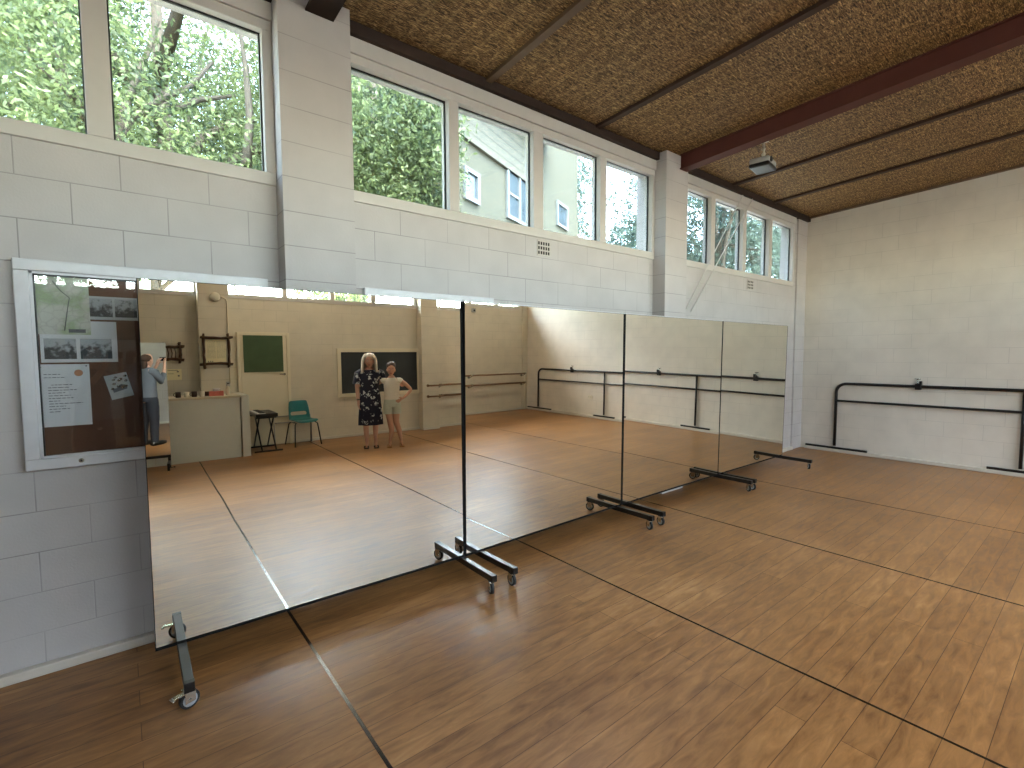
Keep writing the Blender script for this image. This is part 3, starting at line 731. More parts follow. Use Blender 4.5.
b = MB(); b.rings([[(.05 * s * math.cos(t), .02 * s * math.sin(t), z) for t in [2 * PI * k / 12 for k in range(12)]] for s, z in [(1, .075), (.8, .10), (1.1, .118)]]); b.build('tissue', tb, 'paper')
bc = empty('biscuit_tin', on_counter(.93, -3.30), label='small dark tin behind the pink tissue box', cat='tin')
MB().disc((0, 0, .03), (0, 0, 1), .05, .06, 24).build('tin_body', bc, 'brown'); MB().disc((0, 0, .064), (0, 0, 1), .052, .008, 24).build('tin_lid', bc, 'twig')
jg = empty('spray_bottle', on_counter(1.20, -3.28), label='small white bottle with grey nozzle on the counter beside the door', cat='bottle')
b = MB(); b.rings([[(q * math.cos(2 * PI * k / 16), q * math.sin(2 * PI * k / 16), z) for k in range(16)] for q, z in [(.03, 0), (.032, .01), (.032, .10), (.012, .135), (.012, .15)]]); b.build('bottle_body', jg, 'plastic')
MB().box(-.018, .03, -.012, .012, .15, .175, bev=.003).build('nozzle', jg, 'greyplastic')
# twig framed notice on pillar
def twig_frame(loc, w, h, label, paper, cat='framed notice'):
    r = empty('twig_frame', loc, label=label, cat=cat)
    f = MB()
    random.seed(int(w * 1000))
    for (p0, p1) in [((-w - .07, 0), (w + .06, .0)), ((-w - .05, h), (w + .07, h - .0)), ((-w, -.07), (-w, h + .05)), ((w, -.05), (w, h + .06))]:
        for off in (0, .014):
            pts = []; n = 9
            for i in range(n):
                t = i / (n - 1); x = p0[0] + (p1[0] - p0[0]) * t; z = p0[1] + (p1[1] - p0[1]) * t
                bow = math.sin(t * PI) * .018
                if abs(p1[0] - p0[0]) > abs(p1[1] - p0[1]): z += (-bow if p0[1] > h / 2 else bow) + random.uniform(-.005, .005)
                else: x += (bow if x < 0 else -bow) * -.6 + random.uniform(-.005, .005)
                pts.append((x + off * .4, .018 + off, z + off))
            f.tube(pts, [random.uniform(.012, .021) for _ in pts], 7)
    f.build('twigs', r, 'twig')
    if paper:
        MB().box(-w + .03, w - .03, .001, .006, .035, h - .035).build('notice_sheet', r, 'parch')
        b = MB()
        for c0, c1 in ((-w + .045, -.01), (.01, w - .045)):
            z = h - .07
            while z > .115:
                u = c0
                while u < c1:
                    l = min(random.uniform(.01, .03), c1 - u); b.box(u, u + l, .0062, .0068, z, z + .0035); u += l + .008
                z -= .021
        for u in (-w + .05, -w + .08, -w + .11): b.box(u, u + .014, .0062, .007, .05, .068)
        b.build('printed_text', r, 'ink')
    return r
twig_frame((1.105, O + .2, 1.49), .175, .46, 'notice in a rough twig frame hanging on the pillar above the counter', True)
t2 = twig_frame((.49, O + .003, 1.57), .11, .23, 'small lattice of bent brown twigs hung on wall beside the counter mirror', False, 'wall ornament')
b = MB()
for u in (-.05, .0, .05): b.tube([(u, .02, .01), (u + .012, .03, .12), (u - .004, .02, .22)], .008, 7)
b.build('cross_twigs', t2, 'twig')
ps = empty('wall_notice', (.52, O + .002, 1.25), label='small white notice on wall above the counter, below the twig lattice', cat='notice')
MB().box(-.10, .10, 0, .003, 0, .18).build('sheet', ps, 'parch')
b = MB().box(-.09, .05, .003, .0036, .155, .162).box(.045, .07, .003, .0036, .055, .08).box(-.09, -.01, .003, .0036, .10, .106).box(.035, .06, .003, .0036, .125, .145); b.build('printed_mark', ps, 'ink')
# round lamp with conduit on pillar
sp = empty('bulkhead_lamp', (1.12, O + .2, 2.63), label='round cream bulkhead lamp high on the pillar above the twig framed notice', cat='lamp')
b = MB(); b.rings([[(q * math.cos(2 * PI * k / 24), y, q * math.sin(2 * PI * k / 24)) for k in range(24)] for q, y in [(.075, .001), (.078, .02), (.066, .04), (.04, .055), (.01, .06)]]); b.build('lamp_body', sp, 'plastic')
b = MB(); b.tube([(.078, .012, 0), (.12, .012, -.003), (.158, .012, -.03), (.172, .012, -.07), (.172, .012, -1.45)], .010, 8); b.build('conduit', sp, 'cream')
sw = empty('light_switch', (1.26, O + .2, 1.16), label='small double switch on the pillar above the counter', cat='switch')
MB().box(-.03, .03, .001, .010, -.04, .04, bev=.003).build('plate', sw, 'greyplastic'); MB().box(-.018, .018, .010, .014, -.015, .015).build('rocker', sw, 'brown')
sb = empty('motion_sensor', (7.09, O + .001, 2.50), label='small dark box sensor high on wall above the wooden rails', cat='sensor')
MB().box(-.055, .055, 0, .05, 0, .10, bev=.008).build('sensor_body', sb, 'greyplastic'); MB().ball((0, .05, .045), (.03, .012, .025), 14, 8).build('sensor_lens', sb, 'black')
ol = empty('power_outlet', (XB - .001, -1.69, .45), label='white double power outlet low on the back wall under the barre', cat='power outlet')
MB().box(-.012, 0, -.06, .06, 0, .075, bev=.003).build('plate', ol, 'plastic')
for u in (-.03, .03):
    for q in (-.010, .004): MB().box(-.0135, -.012, u + q, u + q + .006, .03, .045).build('socket_slot', ol, 'black')

# ------------------------------------------------------------------ counter mirror
cm = empty('small_standing_mirror', (.38 - .5 * math.cos(.085), -2.82 - .5 * math.sin(.085), 0), 0, label='standing mirror with dark feet in front of the counter, seen at the mirror edge', cat='mirror')
CMROT = .085
cm.rotation_euler = (0, 0, CMROT)
MB().box(-.5, .5, .0, .004, .19, 1.83).build('mirror_glass', cm, 'mirror')
f = MB(); f.box(-.5, .5, -.02, -.0005, .19, 1.83); f.box(-.5, .5, -.04, -.0005, .15, .19)
f.build('mirror_frame', cm, 'black')
for x in (-.48, .48):
    q = MB().box(x - .018, x + .018, -.06, .27, .07, .105, bev=.003).box(x - .018, x + .018, -.03, -.003, .10, .2)
    q.box(x - .016, x + .016, .24, .268, 0, .075, bev=.003).box(x - .016, x + .016, -.05, -.022, 0, .075, bev=.003)
    q = q.build('foot_bar', cm, 'black')
    MB().tube([(x, .25, .045), (x + .07, .25, .048)], .006, 8).ball((x + .07, .25, .048), .011, 8, 6).build('foot_knob', q, 'black')

# ------------------------------------------------------------------ keyboard on stand
kb = empty('electric_keyboard', (1.74, -3.47, .60), 0, label='black electric keyboard lying on a folding cross stand beside the green chair', cat='keyboard')
MB().use('black').box(-.17, .17, -.36, .36, 0, .062, bev=.012).build('body', kb)
b = MB().box(-.145, -.02, -.345, .345, .0625, .070).build('white_keys', kb, 'paper')
for k in range(24):
    if k % 7 not in (2, 6): MB().box(-.105, -.02, -.335 + k * .0285 + .012, -.335 + k * .0285 + .026, .0705, .078).build('black_key', kb, 'black')
ks = empty('keyboard_stand', (1.74, -3.47, 0), 0, label='black folding cross legged stand under the electric keyboard', cat='stand')
for x in (-.11, .11):
    MB().tube([(x, -.28, .03), (x, .26, .575)], .013, 10).build('leg', ks, 'black'); MB().tube([(x + .028, .28, .03), (x + .028, -.26, .575)], .013, 10).build('leg', ks, 'black')
for y in (-.28, .28): MB().tube([(-.2, y, .016), (.24, y, .016)], .015, 10).build('foot_bar', ks, 'black')
for y in (-.26, .26): MB().tube([(-.16, y, .585), (.16, y, .585)], .014, 10).build('support_arm', ks, 'black')

# small grey wall bench rail behind
gr = empty('folded_trestle', (2.0, O + .07, 0), label='low grey folded trestle leaning on wall between keyboard and green chair', cat='trestle')
for z in (.52, .40): MB().tube([(-.02, 0, z), (.62, 0, z)], .010, 8).build('rail', gr, 'greyplastic')
for x in (-.02, .62): MB().tube([(x, .06, .0), (x, 0, .53)], .010, 8).build('leg', gr, 'greyplastic')

# ------------------------------------------------------------------ teal chair
ch = empty('plastic_chair', (2.40, -3.50, 0), -.12, label='teal plastic stacking chair with slotted back on dark tube legs', cat='chair')
def shell():
    b = MB(); n = 13; m = 9
    # profile in local y (front +) / z : seat then back
    prof = [(.21, .425, .20), (.20, .445, .21), (.12, .45, .215), (.02, .44, .215), (-.08, .435, .21), (-.15, .45, .20), (-.185, .49, .195), (-.20, .54, .195), (-.215, .60, .192), (-.228, .66, .188), (-.24, .72, .18), (-.25, .78, .168), (-.253, .805, .155)]
    P = [[None] * m for _ in prof]
    for i, (y, z, w) in enumerate(prof):
        for j in range(m):
            u = -1 + 2 * j / (m - 1); c = (abs(u) ** 3)
            if i < 6: P[i][j] = b.bm.verts.new((u * w, y, z + .03 * c))
            else: P[i][j] = b.bm.verts.new((u * w, y + .05 * c, z))
    for i in range(len(prof) - 1):
        for j in range(m - 1):
            if i == 7 and 1 <= j <= 6: continue
            f = b.bm.faces.new((P[i][j], P[i][j + 1], P[i + 1][j + 1], P[i + 1][j])); f.smooth = True
    o = b.build('seat_shell', ch, 'teal')
    s = o.modifiers.new('s', 'SOLIDIFY'); s.thickness = .008; s = o.modifiers.new('b', 'SUBSURF'); s.levels = s.render_levels = 1
shell()
for sx in (-1, 1):
    MB().tube([(sx * .17, .14, .43), (sx * .20, .17, .40), (sx * .235, .235, .012)], .011, 10).build('leg', ch, 'darkmetal')
    MB().tube([(sx * .17, -.10, .43), (sx * .20, -.13, .40), (sx * .235, -.245, .012)], .011, 10).build('leg', ch, 'darkmetal')
    MB().tube([(sx * .17, .14, .43), (sx * .17, -.10, .43)], .010, 8).build('seat_rail', ch, 'darkmetal')

# ------------------------------------------------------------------ ceiling speaker / projector on bracket, cords
pj = empty('ceiling_projector', (5.43, 2.48, zc(2.48)), .15, label='small grey and black unit hanging from the ceiling on a short bracket', cat='projector')
MB().use('plastic').box(-.04, .04, -.04, .04, -.012, 0).tube([(0, 0, -.01), (.012, 0, -.10), (0, 0, -.20)], .012, 8).ball((0, 0, -.09), .02, 10, 8).ball((.004, 0, -.14), .022, 10, 8).build('bracket', pj)
b = MB().use('greyplastic'); b.box(-.15, .13, -.10, .10, -.275, -.205, bev=.025); b.build('body', pj)
MB().use('black').box(-.152, .132, -.102, .102, -.305, -.262, bev=.018).build('underside', pj); MB().disc((-.09, -.104, -.24), (0, 1, 0), .028, .012, 16).build('lens', pj, 'black')
for (a, c, lb) in [((6.60, W - .075, 3.70), (5.22, W - .05, 2.0), 'thin pale slanting cord over the far windows, the lower of the pair'), ((6.87, W - .075, 3.70), (5.43, W - .05, 2.1), 'thin pale slanting cord over the far windows, the upper of the pair')]:
    tag(MB().tube([a, c], .007, 6).build('window_cord', m='white'), lb, 'cord', 'slanting cords over the far windows')

# ------------------------------------------------------------------ people
def bake(o):
    dg = bpy.context.evaluated_depsgraph_get(); me = bpy.data.meshes.new_from_object(o.evaluated_get(dg)); 
    o.modifiers.clear(); o.data = me
    return o
def skin_mesh(name, chains, mats, root=(0, 0, 0), sub=1):
    """chains: list of lists (point, radius); joined where points coincide"""
    pts = []; rad = []; edges = []; idx = {}
    def add(p, r):
        k = tuple(round(q, 4) for q in p)
        if k not in idx: idx[k] = len(pts); pts.append(p); rad.append(r)
        return idx[k]
    for c in chains:
        prev = None
        for p, r in c:
            i = add(p, r)
            if prev is not None and prev != i: edges.append((prev, i))
            prev = i
    me = bpy.data.meshes.new(name); me.from_pydata(pts, edges, [])
    o = bpy.data.objects.new(name, me); C.objects.link(o)
    for m_ in mats: me.materials.append(M[m_])
    o.modifiers.new('skin', 'SKIN')
    sv = me.skin_vertices[0].data
    for i, r in enumerate(rad):
        rr = r if hasattr(r, '__len__') else (r, r); sv[i].radius = rr; sv[i].use_root = (i == 0)
    s = o.modifiers.new('sub', 'SUBSURF'); s.levels = s.render_levels = sub
    bpy.context.view_layer.update()
    bake(o)
    for f in o.data.polygons: f.use_smooth = True
    return o
def hand_chains(wrist, d, side, curl=.35, palm_n=None, thumb=1):
    """five fingers; d = direction of hand, palm_n = palm normal, side vector = toward the thumb"""
    d = Vector(d).normalized(); s = Vector(side).normalized(); n = (palm_n and Vector(palm_n).normalized()) or d.cross(s).normalized()
    w = Vector(wrist); ch = []
    mid = w + d * .045
    ch.append([(tuple(w), .024), (tuple(mid), (.030, .016)), ])
    for k, (off, ln) in enumerate([(.027, .068), (.009, .076), (-.009, .070), (-.026, .056)]):
        b0 = w + d * .085 + s * off; c = curl * (1 + .12 * k)
        dirv = d; p = b0; chn = [(tuple(mid), (.030, .016)), (tuple(b0), .0105)]
        for q, fr in enumerate((.45, .32, .23)):
            dirv = (dirv * math.cos(c * .7) + n * math.sin(c * .7)).normalized(); p = p + dirv * ln * fr
            chn.append((tuple(p), .0088 - .001 * q))
        ch.append(chn)
    t0 = w + d * .03 + s * .026; t1 = t0 + (d * .6 + s * .8).normalized() * .032 * thumb; t2 = t1 + (d * .9 + s * .3 + n * .3).normalized() * .03
    ch.append([(tuple(mid), (.030, .016)), (tuple(t0), .012), (tuple(t1), .0105), (tuple(t2), .009)])
    return ch
def head_mesh(b, c, skin, yaw=0, tilt=0, s=1.0):
    """adds a modelled head with face, looking +y"""
    Rm = Matrix.Translation(c) @ Matrix.Rotation(yaw, 4, 'Z') @ Matrix.Rotation(tilt, 4, 'Y') @ Matrix.Scale(s, 4)
    nl, nm = 20, 24
    b.use(skin); R = []
    for i in range(nl + 1):
        v = i / nl; z = -.115 + .235 * v; ring = []
        tt = (z - .012) / .125
        base = math.sqrt(max(.02, 1 - tt * tt)) if abs(tt) < 1 else .14
        wx = .074 * base; wf = .093 * base; wb_ = .098 * base
        if z < -.02:   # jaw narrows, chin pushes forward
            k = (-.02 - z) / .095; wx *= 1 - .22 * k; wf = max(wf, .093 * (1 - .28 * k)) ; wb_ *= 1 - .30 * k
        for j in range(nm):
            a = 2 * PI * j / nm; x = math.sin(a) * wx; y = math.cos(a); y = y * (wf if y > 0 else wb_)
            if y > 0:
                ax = abs(x)
                if abs(z + .018) < .034 and ax < .022: y += .020 * (1 - ax / .022) * (1 - abs(z + .018) / .034) + .004   # nose
                if abs(z - .012) < .018 and .012 < ax < .05: y -= .007      # eye sockets
                if abs(z + .062) < .014 and ax < .03: y += .005            # mouth
            ring.append(Rm @ Vector((x, y, z)))
        R.append(ring)
    b.rings(R)
    for sx in (-1, 1):
        b.use('eye_white').ball(Rm @ Vector((sx * .029, .082, .010)), (.0125 * s, .006 * s, .0065 * s), 10, 8)
        b.use('iris').ball(Rm @ Vector((sx * .029, .0875, .010)), (.0055 * s, .003 * s, .0055 * s), 8, 6)
        b.use('iris').ball(Rm @ Vector((sx * .030, .087, .028)), (.016 * s, .004 * s, .0022 * s), 8, 6)
        b.use(skin).ball(Rm @ Vector((sx * .076, -.005, -.006)), (.010 * s, .018 * s, .030 * s), 10, 8)
    b.use(skin).ball(Rm @ Vector((0, .105, -.030)), (.014 * s, .012 * s, .009 * s), 10, 8)
    b.use('lips').ball(Rm @ Vector((0, .087, -.062)), (.024 * s, .008 * s, .0075 * s), 12, 8)
    return b
def join_into(o, b):
    """append the mesh of MB b to object o, sharing material slots"""
    bmesh.ops.recalc_face_normals(b.bm, faces=b.bm.faces)
    names = [m_.name for m_ in o.data.materials]; remap = []
    for q in b.mats:
        if M[q].name not in names: o.data.materials.append(M[q]); names.append(M[q].name)
        remap.append(names.index(M[q].name))
    for f in b.bm.faces: f.material_index = remap[f.material_index]
    bm = bmesh.new(); bm.from_mesh(o.data); tmp = bpy.data.meshes.new('t'); b.bm.to_mesh(tmp); bm.from_mesh(tmp); bm.to_mesh(o.data); bm.free(); b.bm.free()
    bpy.data.meshes.remove(tmp)
def ell(cx, cy, z, rx, ry, n=28, fl=0, ph=0):
    return [(cx + (rx + fl * math.sin(7 * 2 * PI * k / n + ph)) * math.cos(2 * PI * k / n), cy + (ry + fl * math.sin(7 * 2 * PI * k / n + ph)) * math.sin(2 * PI * k / n), z) for k in range(n)]

# --- woman in the navy floral dress (height ~1.64) facing +y
pw = empty('person', (3.29, -2.49, 0), .36, label='older woman with silver hair in a navy floral dress, arm around the younger woman', cat='person')
def body_w():
    ch = []
    pel = (0, 0, .90)
    ch.append([(pel, (.15, .11)), ((0, 0, 1.04), (.135, .10)), ((0, .0, 1.20), (.145, .105)), ((0, -.005, 1.32), (.13, .09)), ((0, -.005, 1.385), (.06, .055)), ((0, .005, 1.45), .05)])
    for s in (-1, 1):
        ch.append([(pel, (.15, .11)), ((s * .085, 0, .82), .09), ((s * .085, .01, .48), .058), ((s * .08, -.005, .30), .052), ((s * .075, -.01, .09), .033), ((s * .078, .03, .045), .032), ((s * .085, .13, .022), (.036, .018)), ((s * .085, .17, .018), (.03, .012))])
    # hanging arm (toward -x) slightly away from the body
    ch.append([((0, -.005, 1.32), (.13, .09)), ((-.165, 0, 1.32), .052), ((-.215, 0, 1.10), .042), ((-.205, .05, .90), .034), ((-.195, .075, .83), .025)])
    ch += hand_chains((-.195, .075, .83), (-.02, .1, -1), (.2, 1, .1), .3, (1, -.1, 0))
    # arm behind the friend
    ch.append([((0, -.005, 1.32), (.13, .09)), ((.165, -.01, 1.32), .05), ((.26, -.12, 1.15), .04), ((.40, -.17, 1.10), .03), ((.47, -.155, 1.09), .024)])
    ch += hand_chains((.47, -.155, 1.09), (1, .25, -.05), (0, 0, 1), .35, (0, 1, 0))
    o = skin_mesh('body', ch, ['skin'])
    b = MB(); head_mesh(b, Vector((0, .025, 1.52)), 'skin', 0, -.03, 1.0); join_into(o, b)
    o.parent = pw; return o
body_w()
b = MB()  # dress
b.rings([ell(0, .0, .40, .205, .15, fl=.014), ell(0, .0, .52, .20, .148, fl=.013), ell(0, 0, .70, .19, .145, fl=.008), ell(0, 0, .86, .182, .138, fl=.003), ell(0, 0, .98, .165, .125), ell(0, 0, 1.07, .155, .118), ell(0, .005, 1.18, .17, .13), ell(0, 0, 1.28, .178, .115), ell(0, -.005, 1.345, .155, .092), ell(0, 0, 1.372, .105, .078)], cap=False)
for s, pts in ((-1, [(-.13, 0, 1.32), (-.185, 0, 1.30), (-.215, 0, 1.16), (-.218, .005, 1.12)]), (1, [(.13, 0, 1.32), (.185, -.015, 1.30), (.235, -.075, 1.20), (.255, -.10, 1.165)])):
    b.tube(pts, [.075, .075, .068, .070], 16, caps=False)
b.build('dress', pw, 'dress')
b = MB()  # long silver hair
R = []
for i in range(13):
    v = i / 12; z = 1.655 - v * .33; ring = []
    for k in range(16):
        a = math.radians(-28 + 236 * k / 15) + PI  # open at face (+y)
        a = math.radians(62 + 416 * 0) if False else (math.radians(125) + math.radians(290) * k / 15) if False else math.radians(90 + 52 + 256 * k / 15)
        w_ = .036 + .080 * math.sin(min(1, v * 2.1 + .18) * PI / 2) + .012 * v; d_ = w_ * 1.15
        ring.append((w_ * math.cos(a), .01 + d_ * math.sin(a) - .01 * v, z + .0 * k))
    R.append(ring)
b.rings(R, cap=False, closed=False)
o = b.build('hair_tmp', pw, 'hair_grey'); o.name = 'hair'
s = o.modifiers.new('s', 'SOLIDIFY'); s.thickness = .036; s.offset = 0; s = o.modifiers.new('b', 'SUBSURF'); s.levels = s.render_levels = 1
b = MB(); b.ball((0, -.004, 1.592), (.098, .108, .078), 20, 14); join_into(o, b.use('hair_grey')) if False else b.build('hair_crown', o, 'hair_grey')
wt = MB().use('chrome').tube([(-.197, .068, .85), (-.199, .068, .868)], .033, 14).disc((-.203, .10, .86), (0, 1, 0), .016, .012, 14); wt.build('wristwatch', pw)
for s in (-1, 1):
    b = MB().box(s * .085 - .042, s * .085 + .042, -.06, .20, 0, .014, bev=.006); b.tube([(s * .085 - .04, .10, .012), (s * .085, .11, .05), (s * .085 + .04, .10, .012)], .010, 8); b.build('sandal', pw, 'sandal')
MB().use('chrome').ball((0, .105, 1.26), (.014, .006, .02), 10, 8).tube([(-.05, .07, 1.39), (-.02, .10, 1.30), (0, .108, 1.275), (.02, .10, 1.30), (.05, .07, 1.39)], .002, 6).build('necklace', pw)

# --- younger woman in white top and shorts
pg = empty('person', (3.63, -2.33, 0), .40, label='younger woman with dark tied hair in white top and pale shorts, hand on hip', cat='person')
def body_g():
    ch = []; pel = (0, 0, .80)
    ch.append([(pel, (.13, .095)), ((0, 0, .93), (.10, .08)), ((0, 0, 1.06), (.115, .09)), ((0, -.005, 1.17), (.11, .08)), ((0, -.005, 1.225), (.05, .048)), ((0, .005, 1.285), .043)])
    for s in (-1, 1):
        fx = -.005 if s < 0 else .10
        ch.append([(pel, (.13, .095)), ((s * .075, 0, .73), .082), ((s * .05 + .01, .015, .43), .056), (((s * .05 + fx) / 1.6 + .02, -.005, .28), .052), ((fx + s * .045, -.01, .085), .029), ((fx + s * .045, .03, .042), .029), ((fx + s * .055, .12, .022), (.033, .018)), ((fx + s * .06, .155, .018), (.028, .012))])
    # arm on hip (toward +x)
    ch.append([((0, -.005, 1.17), (.11, .08)), ((.145, 0, 1.18), .043), ((.25, -.03, 1.10), .038), ((.345, -.03, 1.0), .034), ((.25, .03, .90), .028), ((.195, .06, .86), .022)])
    ch += hand_chains((.195, .06, .86), (-.8, .35, -.45), (-.2, .5, .9), .3, (-.4, -.9, 0))
    # arm behind the older woman
    ch.append([((0, -.005, 1.17), (.11, .08)), ((-.145, -.01, 1.18), .042), ((-.24, -.14, 1.12), .034), ((-.38, -.22, 1.10), .028), ((-.46, -.235, 1.10), .022)])
    ch += hand_chains((-.46, -.235, 1.10), (-1, .1, 0), (0, 0, 1), .3, (0, 1, 0))
    o = skin_mesh('body', ch, ['skin2'])
    b = MB(); head_mesh(b, Vector((-.005, .025, 1.365)), 'skin2', .05, .06, .93); join_into(o, b)
    o.parent = pg
body_g()
b = MB()
b.rings([ell(0, 0, .84, .142, .112, fl=.004), ell(0, 0, .93, .126, .105), ell(0, .005, 1.04, .137, .118), ell(0, 0, 1.13, .14, .10), ell(0, -.005, 1.19, .125, .075), ell(0, 0, 1.225, .072, .058)], cap=False)
for s in (-1, 1): b.tube([(s * .10, 0, 1.17), (s * .145, 0, 1.172), (s * .17, -.004, 1.155)], [.058, .056, .052], 14, caps=False)
b.build('white_top', pg, 'white_top')
b = MB()
b.rings([ell(0, 0, .855, .132, .106), ell(0, 0, .77, .148, .118), ell(0, 0, .715, .150, .12)], cap=False)
for s in (-1, 1): b.rings([ell(s * .070, 0, .76, .082, .112, n=20), ell(s * .070, 0, .66, .088, .108, n=20), ell(s * .068, .005, .585, .090, .105, n=20, fl=.003)], cap=False)
b.build('shorts', pg, 'shorts')
b = MB().ball((-.005, -.006, 1.436), (.083, .102, .078), 20, 14).ball((-.005, -.09, 1.40), (.035, .04, .04), 12, 8).tube([(-.005, -.10, 1.40), (.03, -.12, 1.33), (.045, -.10, 1.24)], [.028, .026, .010], 10)
for s in (-1, 1): b.ball((s * .066 - .005, -.01, 1.37), (.016, .045, .055), 10, 8)
b.build('hair', pg, 'hair_dark')
for s, fx in ((-1, -.005), (1, .10)):
    x = fx + s * .055
    b = MB().box(x - .042, x + .042, -.055, .185, 0, .016, bev=.006); b.rings([[(x + .044 * math.cos(t), y, .012 + .052 * math.sin(t)) for t in [PI * k / 8 for k in range(9)]] for y in (.07, .13)], cap=False, closed=False)
    q = b.build('slide_sandal', pg, 'slide')

# --- photographer standing behind the camera (seen only as a reflection of a reflection)
pp = empty('person', (-.26, -.36, 0), -.675, label='person in grey top and dark trousers holding up a phone, in the counter mirror', cat='person')
def body_p():
    ch = []; pel = (0, 0, .93)
    ch.append([(pel, (.14, .105)), ((0, 0, 1.08), (.125, .095)), ((0, 0, 1.24), (.14, .10)), ((0, 0, 1.37), (.125, .085)), ((0, 0, 1.44), (.055, .055)), ((0, .01, 1.50), .05)])
    for s in (-1, 1):
        ch.append([(pel, (.14, .105)), ((s * .09, 0, .85), .095), ((s * .11, .01, .50), .062), ((s * .12, -.01, .30), .055), ((s * .12, -.01, .09), .038), ((s * .12, .04, .045), .036), ((s * .13, .14, .025), (.04, .02))])
        ch.append([((0, 0, 1.37), (.125, .085)), ((s * .17, 0, 1.37), .052), ((s * .22, .08, 1.18), .042), ((s * .13, .24, 1.36), .033), ((s * .085, .30, 1.49), .024)])
        ch += hand_chains((s * .085, .30, 1.49), (-.15 * s, .25, 1), (-s, .3, 0), .5, (-s * .4, .9, 0))
    o = skin_mesh('body', ch, ['skin'])
    b = MB(); head_mesh(b, Vector((0, .03, 1.575)), 'skin'); join_into(o, b); o.parent = pp
body_p()
b = MB(); b.rings([ell(0, 0, .90, .175, .13), ell(0, 0, 1.05, .16, .12), ell(0, 0, 1.22, .172, .125), ell(0, 0, 1.34, .17, .105), ell(0, 0, 1.41, .12, .08), ell(0, 0, 1.45, .07, .065)], cap=False)
for s in (-1, 1): b.tube([(s * .12, 0, 1.37), (s * .18, 0, 1.36), (s * .225, .08, 1.19), (s * .15, .21, 1.32)], [.075, .072, .058, .045], 14, caps=False)
b.build('grey_top', pp, 'jacket')
b = MB(); b.rings([ell(0, 0, .97, .15, .12), ell(0, 0, .86, .175, .135), ell(0, 0, .82, .17, .13)], cap=False)
for s in (-1, 1): b.tube([(s * .085, 0, .86), (s * .10, 0, .70), (s * .11, .01, .50), (s * .12, -.01, .28), (s * .12, -.01, .07)], [.10, .098, .078, .070, .06], 16, caps=False)
b.build('trousers', pp, 'trousers')
for s in (-1, 1):
    b = MB(); b.rings([[(s * .12 + s * k[1] * .03 + k[2] * math.cos(t), k[0], .045 + k[3] * math.sin(t)) for t in [2 * PI * q / 16 for q in range(16)]] for k in ((-.085, 0, .032, .030), (-.05, 0, .046, .046), (.04, .1, .050, .046), (.12, .3, .052, .040), (.19, .4, .042, .032), (.215, .4, .018, .016))]); b.build('shoe', pp, 'black')
MB().ball((0, 0, 1.61), (.085, .10, .085), 18, 12).ball((0, -.05, 1.50), (.075, .05, .09), 14, 10).build('hair', pp, 'hair_dark')
ph = empty('mobile_phone', (-.045, -.05, 1.60), -.675, label='black mobile phone held up by the person taking the picture', cat='phone')
MB().box(-.075, .075, -.004, .004, -.036, .036, bev=.003).build('case', ph, 'phone')

# ------------------------------------------------------------------ outside
struct(tag(MB().box(-60, 60, -60, 60, -.5, -.25).build('ground', m='bounce_ground')))
import numpy as np
def leaf_cloud(name, parent, mt, blobs, n, size, seed):
    g = np.random.default_rng(seed); k = g.integers(0, len(blobs), n)
    c = np.array([q[0] for q in blobs])[k]; r = np.array([q[1] for q in blobs])[k]
    v = g.normal(size=(n, 3)); v /= np.linalg.norm(v, axis=1)[:, None]; v *= (g.random((n, 1)) ** .45)
    p = c + v * r
    # small sprays : leaves gathered around twig tips
    tips = p[g.integers(0, n, n // 9)]; p = np.where(g.random((n, 1)) < .75, tips[g.integers(0, len(tips), n)] + g.normal(size=(n, 3)) * .07, p)
    u = g.normal(size=(n, 3)); u /= np.linalg.norm(u, axis=1)[:, None]; w = g.normal(size=(n, 3)) * (1, 1, .7); w = np.cross(u, w); w /= np.linalg.norm(w, axis=1)[:, None]
    s = (size * g.uniform(.6, 1.35, (n, 1)))
    V = np.stack([p - u * s, p - w * s * .42, p + u * s, p + w * s * .42], axis=1).reshape(-1, 3)
    me = bpy.data.meshes.new(name); me.vertices.add(4 * n); me.vertices.foreach_set('co', V.ravel())
    me.loops.add(4 * n); me.loops.foreach_set('vertex_index', np.arange(4 * n)); me.polygons.add(n); me.polygons.foreach_set('loop_start', np.arange(n) * 4)
    me.update(calc_edges=True); me.materials.append(M[mt])
    o = bpy.data.objects.new(name, me); C.objects.link(o); o.parent = parent; return o
def tree(loc, trunk, branches, blobs, n, size, mt, label, seed):
    rnd = random.Random(seed)
    r = empty('tree', loc, label=label, cat='tree')
    b = MB(); b.tube(trunk[0], trunk[1], 10)
    for pts, rr in branches: b.tube(pts, rr, 7)
    b.build('trunk', r, 'bark')
    leaf_cloud('foliage', r, mt, blobs, n, size, seed)
